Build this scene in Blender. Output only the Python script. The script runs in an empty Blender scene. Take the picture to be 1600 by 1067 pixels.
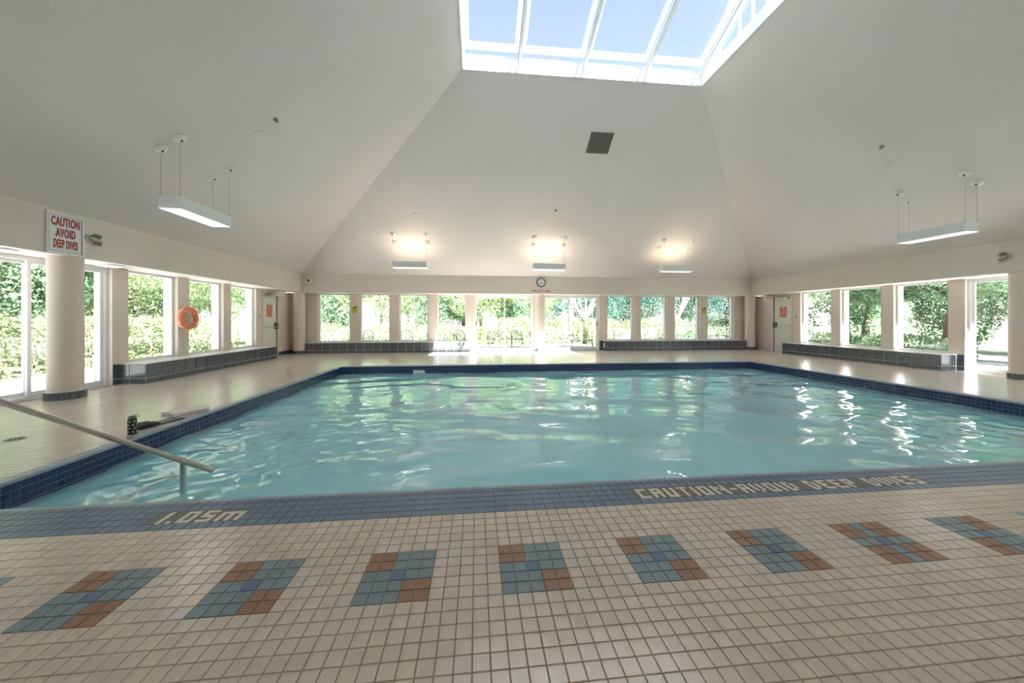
import bpy, math, random
import numpy as np
from mathutils import Vector, Matrix
random.seed(7); RNG = np.random.default_rng(11)
D = bpy.data; SC = bpy.context.scene; COL = SC.collection
PI = math.pi; R = math.radians

# ------------------------------------------------------------------ camera, light, exposure
CAM_H = 1.2; YAW = 0.0997; FPX = 548.0
cam_d = D.cameras.new('camera'); cam = D.objects.new('camera', cam_d); COL.objects.link(cam)
cam.location = (0, 0, CAM_H); cam.rotation_euler = (R(90), 0, -YAW)
cam_d.sensor_width = 36; cam_d.lens = 36 * FPX / 1600
cam_d.shift_y = -(533.5 - 499.5) / 1600
cam_d.clip_start = 0.05; cam_d.clip_end = 300
SC.camera = cam
SC.view_settings.view_transform = 'Standard'; SC.view_settings.look = 'None'
SC.view_settings.gamma = 1; SC.view_settings.use_curve_mapping = False
SC.view_settings.exposure = 2.15
SC.cycles.use_denoising = True
SC.cycles.max_bounces = 14; SC.cycles.diffuse_bounces = 8; SC.cycles.glossy_bounces = 5
SC.cycles.transparent_max_bounces = 24; SC.cycles.sample_clamp_indirect = 6
SUN_TRAVEL = Vector((-1.16, 5.45, -5.55)).normalized()
world = D.worlds.new('world'); SC.world = world; world.use_nodes = True
wn = world.node_tree; bg = wn.nodes['Background']
sky = wn.nodes.new('ShaderNodeTexSky'); sky.sky_type = 'NISHITA'; sky.sun_disc = False
sky.sun_elevation = math.asin(-SUN_TRAVEL.z); sky.sun_rotation = math.atan2(-SUN_TRAVEL.x, -SUN_TRAVEL.y)
sky.dust_density = 0.6; sky.air_density = 1.0; sky.ozone_density = 1.0
hs = wn.nodes.new('ShaderNodeHueSaturation'); hs.inputs['Saturation'].default_value = .60
wn.links.new(sky.outputs[0], hs.inputs['Color']); wn.links.new(hs.outputs[0], bg.inputs[0]); bg.inputs[1].default_value = 0.098
sun_d = D.lights.new('sun', 'SUN'); sun_d.energy = 13.0; sun_d.angle = R(0.6); sun_d.color = (1, .975, .95)
sun = D.objects.new('sun', sun_d); COL.objects.link(sun); sun.location = (10, -20, 30)
sun.rotation_euler = SUN_TRAVEL.to_track_quat('-Z', 'Y').to_euler()
LAMP_UP, LAMP_DOWN = 7.5, 1.0          # back pendants' uplight, every pendant's downlight

# ------------------------------------------------------------------ materials
def nt(m): return m.node_tree.nodes, m.node_tree.links
def mat(name, col, rough=.5, metal=0, spec=.5, var=0, vscale=8, bump=0, bscale=60, col2=None, emit=0, ecol=None, coat=0):
    m = D.materials.new(name); m.use_nodes = True; n, l = nt(m); b = n['Principled BSDF']
    b.inputs['Base Color'].default_value = (*col, 1); b.inputs['Roughness'].default_value = rough
    b.inputs['Metallic'].default_value = metal; b.inputs['Specular IOR Level'].default_value = spec
    b.inputs['Coat Weight'].default_value = coat
    tc = n.new('ShaderNodeTexCoord')
    if var or col2:
        nz = n.new('ShaderNodeTexNoise'); nz.inputs['Scale'].default_value = vscale; nz.inputs['Detail'].default_value = 4
        l.new(tc.outputs['Object'], nz.inputs[0])
        cr = n.new('ShaderNodeValToRGB'); cr.color_ramp.elements[0].position = .3; cr.color_ramp.elements[1].position = .7
        c2 = col2 or [min(1, c * (1 + var)) for c in col]; c1 = col if col2 else [c * (1 - var) for c in col]
        cr.color_ramp.elements[0].color = (*c1, 1); cr.color_ramp.elements[1].color = (*c2, 1)
        l.new(nz.outputs[0], cr.inputs[0]); l.new(cr.outputs[0], b.inputs['Base Color'])
    if bump:
        nb = n.new('ShaderNodeTexNoise'); nb.inputs['Scale'].default_value = bscale; nb.inputs['Detail'].default_value = 3
        bp = n.new('ShaderNodeBump'); bp.inputs['Strength'].default_value = bump; bp.inputs['Distance'].default_value = .01
        l.new(tc.outputs['Object'], nb.inputs[0]); l.new(nb.outputs[0], bp.inputs['Height']); l.new(bp.outputs[0], b.inputs['Normal'])
    if emit:
        b.inputs['Emission Color'].default_value = (*(ecol or col), 1); b.inputs['Emission Strength'].default_value = emit
    return m
def clear(name, tint, rough=0.0, ior=1.45):
    m = D.materials.new(name); m.use_nodes = True; n, l = nt(m)
    for x in list(n):
        if x.type != 'OUTPUT_MATERIAL': n.remove(x)
    out = [x for x in n if x.type == 'OUTPUT_MATERIAL'][0]
    t = n.new('ShaderNodeBsdfTransparent'); t.inputs[0].default_value = (*tint, 1)
    g = n.new('ShaderNodeBsdfGlossy'); g.inputs['Roughness'].default_value = rough; g.inputs[0].default_value = (1, 1, 1, 1)
    f = n.new('ShaderNodeFresnel'); ge = n.new('ShaderNodeNewGeometry'); mr = n.new('ShaderNodeMapRange')
    mr.inputs['To Min'].default_value = ior; mr.inputs['To Max'].default_value = 1 / ior; l.new(ge.outputs['Backfacing'], mr.inputs[0]); l.new(mr.outputs[0], f.inputs[0])
    mx = n.new('ShaderNodeMixShader'); l.new(f.outputs[0], mx.inputs[0]); l.new(t.outputs[0], mx.inputs[1]); l.new(g.outputs[0], mx.inputs[2])
    l.new(mx.outputs[0], out.inputs[0]); return m
def leafmat(name, c1, c2, tr=.45, scale=1.3):
    m = D.materials.new(name); m.use_nodes = True; n, l = nt(m)
    for x in list(n):
        if x.type != 'OUTPUT_MATERIAL': n.remove(x)
    out = [x for x in n if x.type == 'OUTPUT_MATERIAL'][0]
    tc = n.new('ShaderNodeTexCoord'); nz = n.new('ShaderNodeTexNoise'); nz.inputs['Scale'].default_value = scale; nz.inputs['Detail'].default_value = 6
    cr = n.new('ShaderNodeValToRGB'); cr.color_ramp.elements[0].position = .38; cr.color_ramp.elements[1].position = .62
    cr.color_ramp.elements[0].color = (*c1, 1); cr.color_ramp.elements[1].color = (*c2, 1)
    l.new(tc.outputs['Object'], nz.inputs[0]); l.new(nz.outputs[0], cr.inputs[0])
    d = n.new('ShaderNodeBsdfDiffuse'); t = n.new('ShaderNodeBsdfTranslucent'); mx = n.new('ShaderNodeMixShader'); mx.inputs[0].default_value = tr
    l.new(cr.outputs[0], d.inputs[0]); l.new(cr.outputs[0], t.inputs[0]); l.new(d.outputs[0], mx.inputs[1]); l.new(t.outputs[0], mx.inputs[2])
    l.new(mx.outputs[0], out.inputs[0]); return m

M = {}
M['paint_ceiling'] = mat('ceiling_paint', (.705, .675, .650), .75, var=.02, vscale=.8, bump=.05, bscale=220)
M['paint_wall'] = mat('wall_paint', (.72, .635, .575), .7, var=.02, vscale=1.5, bump=.05, bscale=220)
M['paint_beam'] = mat('beam_paint', (.70, .645, .595), .7, var=.02, vscale=1.5)
M['paint_white'] = mat('white_paint', (.86, .85, .82), .5)
M['alu'] = mat('white_aluminium', (.80, .82, .84), .35, spec=.5)
M['rubber'] = mat('black_gasket', (.02, .02, .022), .6)
M['glass'] = clear('window_glass', (.94, .96, .97))
M['sky_glass'] = clear('skylight_glass', (.90, .95, .98))
M['frit'] = mat('white_frit', (.88, .89, .9), .5)
M['grout'] = mat('grout', (.34, .285, .225), .85, var=.15, vscale=5)
M['grout_pale'] = mat('pale_grout', (.62, .62, .60), .8)
M['grout_blue'] = mat('blue_grout', (.30, .34, .42), .8)
def tilemat(name, col, rough, var=.06, sc=40):
    m = mat(name, col, rough, var=var, vscale=3, bump=.06, bscale=sc)
    n, l = nt(m); b = n['Principled BSDF']
    g = n.new('ShaderNodeNewGeometry'); mp = n.new('ShaderNodeVectorMath'); mp.operation = 'SNAP'
    mp.inputs[1].default_value = (.0643, .066, .066); l.new(g.outputs['Position'], mp.inputs[0])
    w = n.new('ShaderNodeTexWhiteNoise'); l.new(mp.outputs[0], w.inputs[0])
    mr = n.new('ShaderNodeMapRange'); mr.inputs['To Min'].default_value = .93; mr.inputs['To Max'].default_value = 1.05
    l.new(w.outputs[0], mr.inputs[0])
    src = b.inputs['Base Color'].links[0].from_socket
    mu = n.new('ShaderNodeVectorMath'); mu.operation = 'SCALE'; l.new(src, mu.inputs[0]); l.new(mr.outputs[0], mu.inputs['Scale'])
    l.new(mu.outputs[0], b.inputs['Base Color']); return m
M['t_beige'] = tilemat('beige_tile', (.72, .615, .545), .20)
M['t_beige'].node_tree.nodes['Principled BSDF'].inputs['Specular IOR Level'].default_value = .7
for k_, v_ in (('Coat Weight', .35), ('Coat Roughness', .3), ('Coat IOR', 1.5)): M['t_beige'].node_tree.nodes['Principled BSDF'].inputs[k_].default_value = v_
M['t_blue'] = tilemat('slate_blue_tile', (.135, .21, .33), .30)
M['t_brown'] = tilemat('terracotta_tile', (.34, .185, .12), .38)
M['t_teal'] = tilemat('teal_tile', (.21, .29, .335), .36)
M['t_deep'] = tilemat('cobalt_tile', (.12, .20, .36), .36)
M['t_letter'] = mat('cream_letter_tile', (.80, .77, .69), .4)
M['t_ground'] = mat('grey_ground_tile', (.20, .19, .17), .45, var=.1, vscale=20)
M['t_coping'] = mat('coping_tile', (.30, .36, .44), .3, var=.06, vscale=9)
M['t_navy'] = mat('navy_tile', (.018, .040, .125), .18, var=.2, vscale=12)
M['t_slate'] = mat('charcoal_tile', (.095, .110, .130), .22, var=.22, vscale=7, spec=.6)
M['ledge_top'] = mat('ledge_top', (.72, .72, .72), .3, var=.05, vscale=5)
M['plaster'] = mat('pool_plaster', (.50, .88, .95), .7, var=.03, vscale=1.2)
M['dark_line'] = mat('dark_marking_tile', (.03, .05, .05), .5)
M['steel'] = mat('brushed_steel', (.62, .60, .55), .28, metal=1)
M['chrome'] = mat('chrome', (.75, .75, .75), .15, metal=1)
M['lamp_body'] = mat('lamp_housing', (.74, .77, .78), .4)
M['lamp_on'] = mat('lamp_diffuser', (.9, .9, .88), .5, emit=.15, ecol=(1, .97, .93))
M['lamp_up'] = mat('lamp_uplight_tube', (1, .9, .75), .5, emit=LAMP_UP, ecol=(1, .80, .56))
M['soffit_on'] = mat('soffit_lens', (.9, .88, .86), .5, emit=.3, ecol=(1, .95, .9))
M['cable'] = mat('steel_cable', (.45, .46, .45), .4, metal=.6)
M['plastic_white'] = mat('white_plastic', (.82, .81, .78), .4)
M['plastic_cream'] = mat('cream_plastic', (.62, .58, .48), .45)
M['lamp_head'] = mat('dull_brass', (.30, .28, .23), .4)
M['plastic_black'] = mat('black_plastic', (.02, .02, .022), .35)
M['lens'] = mat('spot_lens', (.35, .35, .32), .15, spec=.8)
M['sign_white'] = mat('sign_panel', (.72, .76, .78), .35)
M['sign_red'] = mat('red_lettering', (.42, .02, .035), .5)
M['sign_plate_red'] = mat('red_plate', (.62, .07, .05), .45)
M['sign_yellow'] = mat('yellow_plate', (.62, .55, .05), .5)
M['black_paint'] = mat('black_paint', (.02, .02, .02), .5)
M['grille'] = mat('grille_paint', (.17, .155, .13), .6)
M['door'] = mat('door_paint', (.74, .73, .67), .5)
M['orange'] = mat('orange_ring', (.85, .27, .12), .45, var=.05, vscale=20)
M['rope'] = mat('white_rope', (.75, .68, .58), .8)
M['board'] = mat('kickboard_foam', (.78, .72, .74), .6)
M['olive'] = mat('olive_bottle', (.055, .065, .05), .4)
M['cap_grey'] = mat('grey_cap', (.22, .23, .24), .35)
M['fin'] = mat('navy_fin_rubber', (.015, .02, .035), .4)
M['concrete'] = mat('patio_concrete', (.62, .62, .61), .85, var=.08, vscale=2)
M['asphalt'] = mat('grey_path', (.40, .40, .41), .85, var=.08, vscale=2)
M['lawn'] = mat('lawn', (.16, .24, .10), .9, col2=(.28, .36, .17), vscale=3, bump=.4, bscale=40)
M['bark'] = mat('dark_bark', (.10, .075, .055), .9, var=.25, vscale=6, bump=.4, bscale=25)
M['bark_pale'] = mat('pale_bark', (.52, .46, .40), .8, var=.15, vscale=6, bump=.2, bscale=25)
M['iron'] = mat('dark_iron', (.012, .016, .018), .5, metal=.3)
M['fabric_blue'] = mat('pale_blue_sling', (.42, .50, .62), .8)
M['fabric_red'] = mat('red_towel', (.62, .06, .06), .8)
M['leaf_lime'] = leafmat('lime_leaves', (.18, .28, .12), (.44, .51, .31))
M['leaf_mid'] = leafmat('mid_green_leaves', (.09, .18, .10), (.29, .39, .24))
M['leaf_dark'] = leafmat('dark_green_leaves', (.05, .12, .10), (.14, .24, .19), .3)
M['leaf_hedge'] = leafmat('hedge_leaves', (.17, .22, .10), (.44, .46, .29), .4)

# water
wm = clear('pool_water', (.82, .96, .98), .0, 1.42); M['water'] = wm
n, l = nt(wm); tc = n.new('ShaderNodeTexCoord'); mp = n.new('ShaderNodeMapping'); mp.inputs['Scale'].default_value = (1, 1.6, 1)
nz = n.new('ShaderNodeTexNoise'); nz.inputs['Scale'].default_value = 4.5; nz.inputs['Detail'].default_value = 2
bp = n.new('ShaderNodeBump'); bp.inputs['Strength'].default_value = .10; bp.inputs['Distance'].default_value = .02
l.new(tc.outputs['Object'], mp.inputs[0]); l.new(mp.outputs[0], nz.inputs[0]); l.new(nz.outputs[0], bp.inputs['Height'])
out_ = [x for x in n if x.type == 'OUTPUT_MATERIAL'][0]; mix_ = [x for x in n if x.type == 'MIX_SHADER'][0]; tr_ = [x for x in n if x.type == 'BSDF_TRANSPARENT'][0]
hz = n.new('ShaderNodeBsdfDiffuse'); hz.inputs[0].default_value = (.52, .90, .98, 1); mh = n.new('ShaderNodeMixShader'); mh.inputs[0].default_value = .5   # slight milkiness
l.new(tr_.outputs[0], mh.inputs[1]); l.new(hz.outputs[0], mh.inputs[2]); l.new(mh.outputs[0], mix_.inputs[1])
for x in n:
    if x.type in ('BSDF_GLOSSY', 'FRESNEL'): l.new(bp.outputs[0], x.inputs['Normal'])

# ------------------------------------------------------------------ mesh helpers
class MB:
    def __init__(s): s.v = []; s.f = []; s.m = []; s.sm = []
    def add(s, vs, fs, mi=0, smooth=False):
        o = len(s.v); s.v += [tuple(v) for v in vs]
        for f in fs: s.f.append(tuple(i + o for i in f)); s.m.append(mi); s.sm.append(smooth)
        return s
    def box(s, lo, hi, mi=0, T=None):
        x0, y0, z0 = lo; x1, y1, z1 = hi
        vs = [(x0, y0, z0), (x1, y0, z0), (x1, y1, z0), (x0, y1, z0), (x0, y0, z1), (x1, y0, z1), (x1, y1, z1), (x0, y1, z1)]
        if T is not None: vs = [T @ Vector(v) for v in vs]
        return s.add(vs, [(3, 2, 1, 0), (4, 5, 6, 7), (0, 1, 5, 4), (1, 2, 6, 5), (2, 3, 7, 6), (3, 0, 4, 7)], mi)
    def tube(s, pts, r, seg=10, mi=0, caps=True, closed=False):
        pts = [Vector(p) for p in pts]; rs = r if isinstance(r, (list, tuple)) else [r] * len(pts); n = len(pts); vs = []
        up = None
        for i, p in enumerate(pts):
            if closed: t = pts[(i + 1) % n] - pts[i - 1]
            else: t = pts[min(i + 1, n - 1)] - pts[max(i - 1, 0)]
            t.normalize()
            if up is None: up = Vector((0, 0, 1)) if abs(t.z) < .9 else Vector((1, 0, 0))
            a = t.cross(up).normalized(); b = a.cross(t).normalized(); up = b
            for k in range(seg):
                th = 2 * PI * k / seg; vs.append(p + rs[i] * (math.cos(th) * a + math.sin(th) * b))
        fs = []
        for i in range(n if closed else n - 1):
            j = (i + 1) % n
            for k in range(seg):
                k2 = (k + 1) % seg; fs.append((i * seg + k, i * seg + k2, j * seg + k2, j * seg + k))
        s.add(vs, fs, mi, True)
        if caps and not closed:
            s.add(vs[:seg], [tuple(range(seg))[::-1]], mi); s.add(vs[-seg:], [tuple(range(seg))], mi)
        return s
    def lathe(s, prof, seg=24, mi=0, T=None, smooth=True, a0=0, a1=2 * PI):
        vs = []; full = abs(a1 - a0 - 2 * PI) < 1e-6; ns = seg if full else seg + 1
        for (r, z) in prof:
            for k in range(ns):
                th = a0 + (a1 - a0) * k / seg; v = Vector((r * math.cos(th), r * math.sin(th), z)); vs.append(T @ v if T is not None else v)
        fs = []
        for i in range(len(prof) - 1):
            for k in range(seg):
                k2 = (k + 1) % ns; fs.append((i * ns + k, i * ns + k2, (i + 1) * ns + k2, (i + 1) * ns + k))
        return s.add(vs, fs, mi, smooth)
    def prism(s, poly, z0, z1, mi=0, T=None):
        n = len(poly); vs = [Vector((x, y, z0)) for x, y in poly] + [Vector((x, y, z1)) for x, y in poly]
        if T is not None: vs = [T @ v for v in vs]
        return s.add(vs, [tuple(range(n))[::-1], tuple(range(n, 2 * n))] + [(i, (i + 1) % n, n + (i + 1) % n, n + i) for i in range(n)], mi)
    def build(s, name, mats, parent=None, bevel=0, loc=None):
        me = D.meshes.new(name); me.from_pydata([tuple(v) for v in s.v], [], s.f)
        for m in (mats if isinstance(mats, (list, tuple)) else [mats]): me.materials.append(M[m] if isinstance(m, str) else m)
        me.polygons.foreach_set('material_index', s.m); me.polygons.foreach_set('use_smooth', s.sm); me.update()
        return link(name, me, parent, bevel, loc)
def link(name, me, parent=None, bevel=0, loc=None):
    o = D.objects.new(name, me); COL.objects.link(o)
    if parent is not None: o.parent = parent
    if loc is not None: o.location = loc
    if bevel:
        b = o.modifiers.new('bevel', 'BEVEL'); b.width = bevel; b.segments = 2; b.limit_method = 'ANGLE'
    return o
def tag(o, label=None, cat=None, group=None, kind=None):
    if label: o['label'] = label
    if cat: o['category'] = cat
    if group: o['group'] = group
    if kind: o['kind'] = kind
    return o
def empty(name, loc=(0, 0, 0), rz=0, label=None, cat=None, group=None, kind=None, parent=None):
    o = D.objects.new(name, None); COL.objects.link(o); o.location = loc; o.rotation_euler = (0, 0, rz); o.empty_display_size = .1
    if parent is not None: o.parent = parent
    return tag(o, label, cat, group, kind)
def copy_tree(o, parent=None, loc=None, rz=None):
    c = o.copy(); COL.objects.link(c); c.parent = parent
    if loc is not None: c.location = loc
    if rz is not None: c.rotation_euler = (0, 0, rz)
    for ch in list(o.children): copy_tree(ch, c)
    return c
def text_mesh(txt, size, sx=1.0, extrude=.002, align='CENTER', bold=0):
    cu = D.curves.new('lettering', 'FONT'); cu.body = txt; cu.size = size; cu.extrude = extrude; cu.align_x = align; cu.align_y = 'CENTER'; cu.offset = bold
    cu.resolution_u = 3; cu.space_character = 1.0 + bold * 22
    o = D.objects.new('lettering', cu); COL.objects.link(o); dg = bpy.context.evaluated_depsgraph_get()
    me = D.meshes.new_from_object(o.evaluated_get(dg)); D.objects.remove(o); D.curves.remove(cu)
    for v in me.vertices: v.co.x *= sx
    return me
def place_text(name, txt, size, sx, T, m, parent=None, bold=0, extrude=.002):
    me = text_mesh(txt, size, sx, extrude, bold=bold); me.transform(T); me.materials.clear(); me.materials.append(M[m]); me.name = name
    return link(name, me, parent)

# ------------------------------------------------------------------ room dimensions (metres)
XL, XR, YB = -6.6, 11.3, 13.35          # pier faces: left, right, back
GL, GR, GB = -6.72, 11.42, 13.47        # glass planes
OL, OR_, OB = -6.9, 11.6, 13.65         # outer faces
BL, BR, BB, BN = -6.05, 10.75, 12.8, -.9   # beam faces
ZS, ZB = 2.15, 2.80                     # soffit, top of beam
PX0, PX1, PY0, PY1 = -3.47, 7.85, 2.53, 9.40   # pool edge
CX = (XL + XR) / 2
SKX0, SKX1, SKY0, SKY1, SKZ = -.31, 5.01, 4.52, 7.38, 6.42
YN = -1.45

# ------------------------------------------------------------------ floor slab + walls
def rect_minus(m, lo, hi, hlo, hhi, z0, z1):
    m.box((lo[0], lo[1], z0), (hi[0], hlo[1], z1)); m.box((lo[0], hhi[1], z0), (hi[0], hi[1], z1))
    m.box((lo[0], hlo[1], z0), (hlo[0], hhi[1], z1)); m.box((hhi[0], hlo[1], z0), (hi[0], hhi[1], z1))
m = MB(); rect_minus(m, (OL, YN), (OR_, OB), (PX0 - .028, PY0 - .028), (PX1 + .028, PY1 + .028), -.25, -.004)
floor = tag(m.build('floor', 'grout'), kind='structure')
m = MB(); m.box((OL - 0, YN - .2, -.25), (OR_, YN, ZB)); tag(m.build('wall_near', 'paint_wall'), kind='structure')

piersY = [(7.07, 7.37), (8.48, 8.78), (9.89, 10.18)]
winY = [(7.37, 8.48), (8.78, 9.89), (10.18, 11.25)]
DOORY = (11.60, 12.36)
nearW = [(.65, 1.72), (2.01, 3.12), (3.42, 4.53)]
def side_wall(name, xin, xout):
    a, b = min(xin, xout), max(xin, xout); m = MB()
    for y0, y1 in piersY: m.box((a, y0, -.1), (b, y1, ZS))
    for y0, y1 in winY: m.box((a, y0, -.1), (b, y1, .385))
    m.box((a, 11.25, -.1), (b, DOORY[0], ZS)); m.box((a, DOORY[1], -.1), (b, OB, ZS))
    m.box((a, DOORY[0], 2.06), (b, DOORY[1], ZS))
    m.box((a, 4.53, -.1), (b, 4.83, ZS)); m.box((a, YN, -.1), (b, nearW[0][0], ZS))
    for y0, y1 in [(1.72, 2.01), (3.12, 3.42)]: m.box((a, y0, -.1), (b, y1, ZS))
    for y0, y1 in nearW: m.box((a, y0, -.1), (b, y1, .385))
    return tag(m.build(name, 'paint_wall'), kind='structure')
wl = side_wall('wall_left', XL, OL); wr = side_wall('wall_right', XR, OR_)
winX = [(-5.75, -4.62), (-4.28, -3.20), (-2.87, -1.80), (-1.47, -.40), (5.10, 6.17), (6.48, 7.57), (7.90, 8.97), (9.30, 10.45)]
slX = [(-.1, 2.17), (2.56, 4.78)]
m = MB(); edges = sorted(winX + slX); prev = XL
for x0, x1 in edges: m.box((prev, YB, -.1), (x0, OB, ZS)); prev = x1
m.box((prev, YB, -.1), (XR, OB, ZS))
for x0, x1 in winX: m.box((x0, YB, -.1), (x1, OB, .385))
wb = tag(m.build('wall_back', 'paint_wall'), kind='structure')

# ------------------------------------------------------------------ bulkhead beams (solid to the outer face) and sloped ceiling
def beam(n_, lo, hi):
    m = MB(); m.box(lo, hi); return tag(m.build('trim_%d' % n_, 'paint_beam'), kind='structure')
beam(1, (OL, YN, ZS), (BL, OB, ZB)); beam(2, (BR, YN, ZS), (OR_, OB, ZB))
beam(3, (BL, BB, ZS), (BR, OB, ZB)); beam(4, (BL, YN - .2, ZS), (BR, BN, ZB))
m = MB(); a = [(BL, BN, ZB), (BR, BN, ZB), (BR, BB, ZB), (BL, BB, ZB)]
s_ = [(SKX0, SKY0, SKZ), (SKX1, SKY0, SKZ), (SKX1, SKY1, SKZ), (SKX0, SKY1, SKZ)]
up = lambda p, d: (p[0], p[1], p[2] + d)
for i in range(4):
    j = (i + 1) % 4
    q = [a[i], a[j], s_[j], s_[i]]; q2 = [up(p, .16) for p in q]
    m.add(q + q2, [(0, 1, 2, 3), (7, 6, 5, 4), (0, 4, 5, 1), (1, 5, 6, 2), (2, 6, 7, 3), (3, 7, 4, 0)])
tag(m.build('ceiling', 'paint_ceiling'), kind='structure')

# ------------------------------------------------------------------ skylight
CZ = 6.69; RY = (SKY0 + SKY1) / 2; SL = .43; RZ = CZ + SL * (SKY1 - RY)
skl = empty('window_20', (0, 0, 0), kind='structure')
m = MB()
t = .06
g_ = .012
m.box((SKX0 - t, SKY1 - g_, SKZ - .0), (SKX1 + t, SKY1 + t, CZ)); m.box((SKX0 - t, SKY0 - t, SKZ), (SKX1 + t, SKY0 + g_, CZ))
m.box((SKX0 - t, SKY0 + g_, SKZ), (SKX0 + g_, SKY1 - g_, CZ)); m.box((SKX1 - g_, SKY0 + g_, SKZ), (SKX1 + t, SKY1 - g_, CZ))
m.build('curb', 'paint_white', skl)
m = MB()
for lo, hi in [((SKX0, SKY1 - .025, SKZ - .01), (SKX1, SKY1, SKZ + .03)), ((SKX0, SKY0, SKZ - .01), (SKX1, SKY0 + .025, SKZ + .03)),
               ((SKX0, SKY0, SKZ - .01), (SKX0 + .025, SKY1, SKZ + .03)), ((SKX1 - .025, SKY0, SKZ - .01), (SKX1, SKY1, SKZ + .03))]: m.box(lo, hi)
m.build('curb_trim', 'paint_white', skl)
rx = [SKX0 + .03, .90, 2.31, 3.72, SKX1 - .03]
for sgn, ye in ((1, SKY1), (-1, SKY0)):
    def P(x, t_, dz=0):   # t_ 0 at eave, 1 at ridge
        return Vector((x, ye + (RY - ye) * t_, CZ + (RZ - CZ) * t_ + dz))
    for x in rx:
        mm = MB(); w = .03
        A, B = P(x, 0), P(x, 1); vs = []
        for p in (A, B):
            for dx, dz in ((-w, -.07), (w, -.07), (w, .03), (-w, .03)): vs.append((p.x + dx, p.y, p.z + dz))
        mm.add(vs, [(0, 1, 2, 3), (7, 6, 5, 4), (0, 4, 5, 1), (1, 5, 6, 2), (2, 6, 7, 3), (3, 7, 4, 0)])
        raf = mm.build('rafter', 'alu', skl)
        mm = MB(); vs = []
        for p in (A, B):
            for dx, dz in ((-w - .008, -.05), (-w, -.05), (-w, -.04), (-w - .008, -.04)): vs.append((p.x + dx, p.y, p.z + dz))
        mm.add(vs, [(0, 1, 2, 3), (7, 6, 5, 4), (0, 4, 5, 1), (1, 5, 6, 2), (2, 6, 7, 3), (3, 7, 4, 0)])
        mm.build('gasket', 'rubber', raf)
    if sgn < 0:      # unseen opaque panel added low on the near slope to trim the sun patch
        mm = MB(); q = [P(SKX0, 0), P(SKX1, 0), P(SKX1, .42), P(SKX0, .42)]; q2 = [v + Vector((0, 0, .05)) for v in q]
        mm.add(q + q2, [(0, 1, 2, 3), (7, 6, 5, 4), (0, 4, 5, 1), (1, 5, 6, 2), (2, 6, 7, 3), (3, 7, 4, 0)]); mm.build('sun_block_panel', 'paint_white', skl)
        for i in range(4):
            mm = MB(); mm.add([P(rx[i] + .03, .42), P(rx[i + 1] - .03, .42), P(rx[i + 1] - .03, 1), P(rx[i] + .03, 1)], [(0, 1, 2, 3)]); mm.build('pane', 'sky_glass', skl)
        continue
    for i in range(4):
        x0, x1 = rx[i] + .03, rx[i + 1] - .03
        mm = MB(); mm.add([P(x0, 0), P(x1, 0), P(x1, 1), P(x0, 1)], [(0, 1, 2, 3)]); mm.build('pane', 'sky_glass', skl)
        mm = MB(); h = .16          # outer frame of the raised vent sash over each bay
        e0, e1, w_ = .16, .98, .09
        def strip(a0, a1, b0, b1):
            q = [P(a0, b0, h), P(a1, b0, h), P(a1, b1, h), P(a0, b1, h)]; q2 = [v - Vector((0, 0, .03)) for v in q]
            mm.add(q + q2, [(0, 1, 2, 3), (7, 6, 5, 4), (0, 4, 5, 1), (1, 5, 6, 2), (2, 6, 7, 3), (3, 7, 4, 0)])
        strip(x0, x1, .02, .10); strip(x0, x0 + w_, .10, .98); strip(x1 - w_, x1, .10, .98)
        mm.build('sash', 'frit', skl)
m = MB(); m.box((SKX0, RY - .04, RZ - .08), (SKX1, RY + .04, RZ + .03)); m.build('ridge_bar', 'alu', skl)
for xe in (SKX0 - .02, SKX1 + .02):
    m = MB(); m.add([(xe, SKY0, CZ), (xe, SKY1, CZ), (xe, RY, RZ)], [(0, 1, 2)]); m.build('gable_pane', 'sky_glass', skl)
    m = MB()
    for yy in (SKY1 - .55, SKY1 - 1.1, RY, SKY0 + .55, SKY0 + 1.1):
        zt = CZ + SL * min(SKY1 - yy, yy - SKY0); m.box((xe - .015, yy - .025, CZ), (xe + .015, yy + .025, zt))
    m.build('gable_bar', 'alu', skl)

# ------------------------------------------------------------------ windows and glazed doors
WN = [0]
def pane_quad(m, axis, c, u0, u1, w0, w1):
    if axis == 'x': m.add([(c, u0, w0), (c, u1, w0), (c, u1, w1), (c, u0, w1)], [(0, 1, 2, 3)])
    else: m.add([(u0, c, w0), (u1, c, w0), (u1, c, w1), (u0, c, w1)], [(0, 1, 2, 3)])
def window_obj(axis, c, a0, a1, z0=.385, z1=ZS, fw=.045, fd=.06):
    """axis 'x': glass plane x=c spanning y a0..a1; axis 'y': plane y=c spanning x"""
    WN[0] += 1; w = empty('window_%d' % WN[0], kind='structure')
    def bx(m, u0, u1, w0, w1, d0, d1):
        if axis == 'x': m.box((c + d0, u0, w0), (c + d1, u1, w1))
        else: m.box((u0, c + d0, w0), (u1, c + d1, w1))
    m = MB(); h = fd / 2
    bx(m, a0, a0 + fw, z0, z1, -h, h); bx(m, a1 - fw, a1, z0, z1, -h, h); bx(m, a0 + fw, a1 - fw, z0, z0 + fw, -h, h); bx(m, a0 + fw, a1 - fw, z1 - fw, z1, -h, h)
    m.build('window_frame', 'alu', w)
    m = MB(); pane_quad(m, axis, c, a0 + fw, a1 - fw, z0 + fw, z1 - fw); m.build('pane', 'glass', w)
    return w
for y0, y1 in winY: window_obj('x', GL, y0, y1)
for y0, y1 in winY: window_obj('x', GR, y0, y1)
for x0, x1 in winX: window_obj('y', GB, x0, x1)
for y0, y1 in nearW:
    window_obj('x', GL, y0, y1); window_obj('x', GR, y0, y1)
DN = [0]
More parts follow.
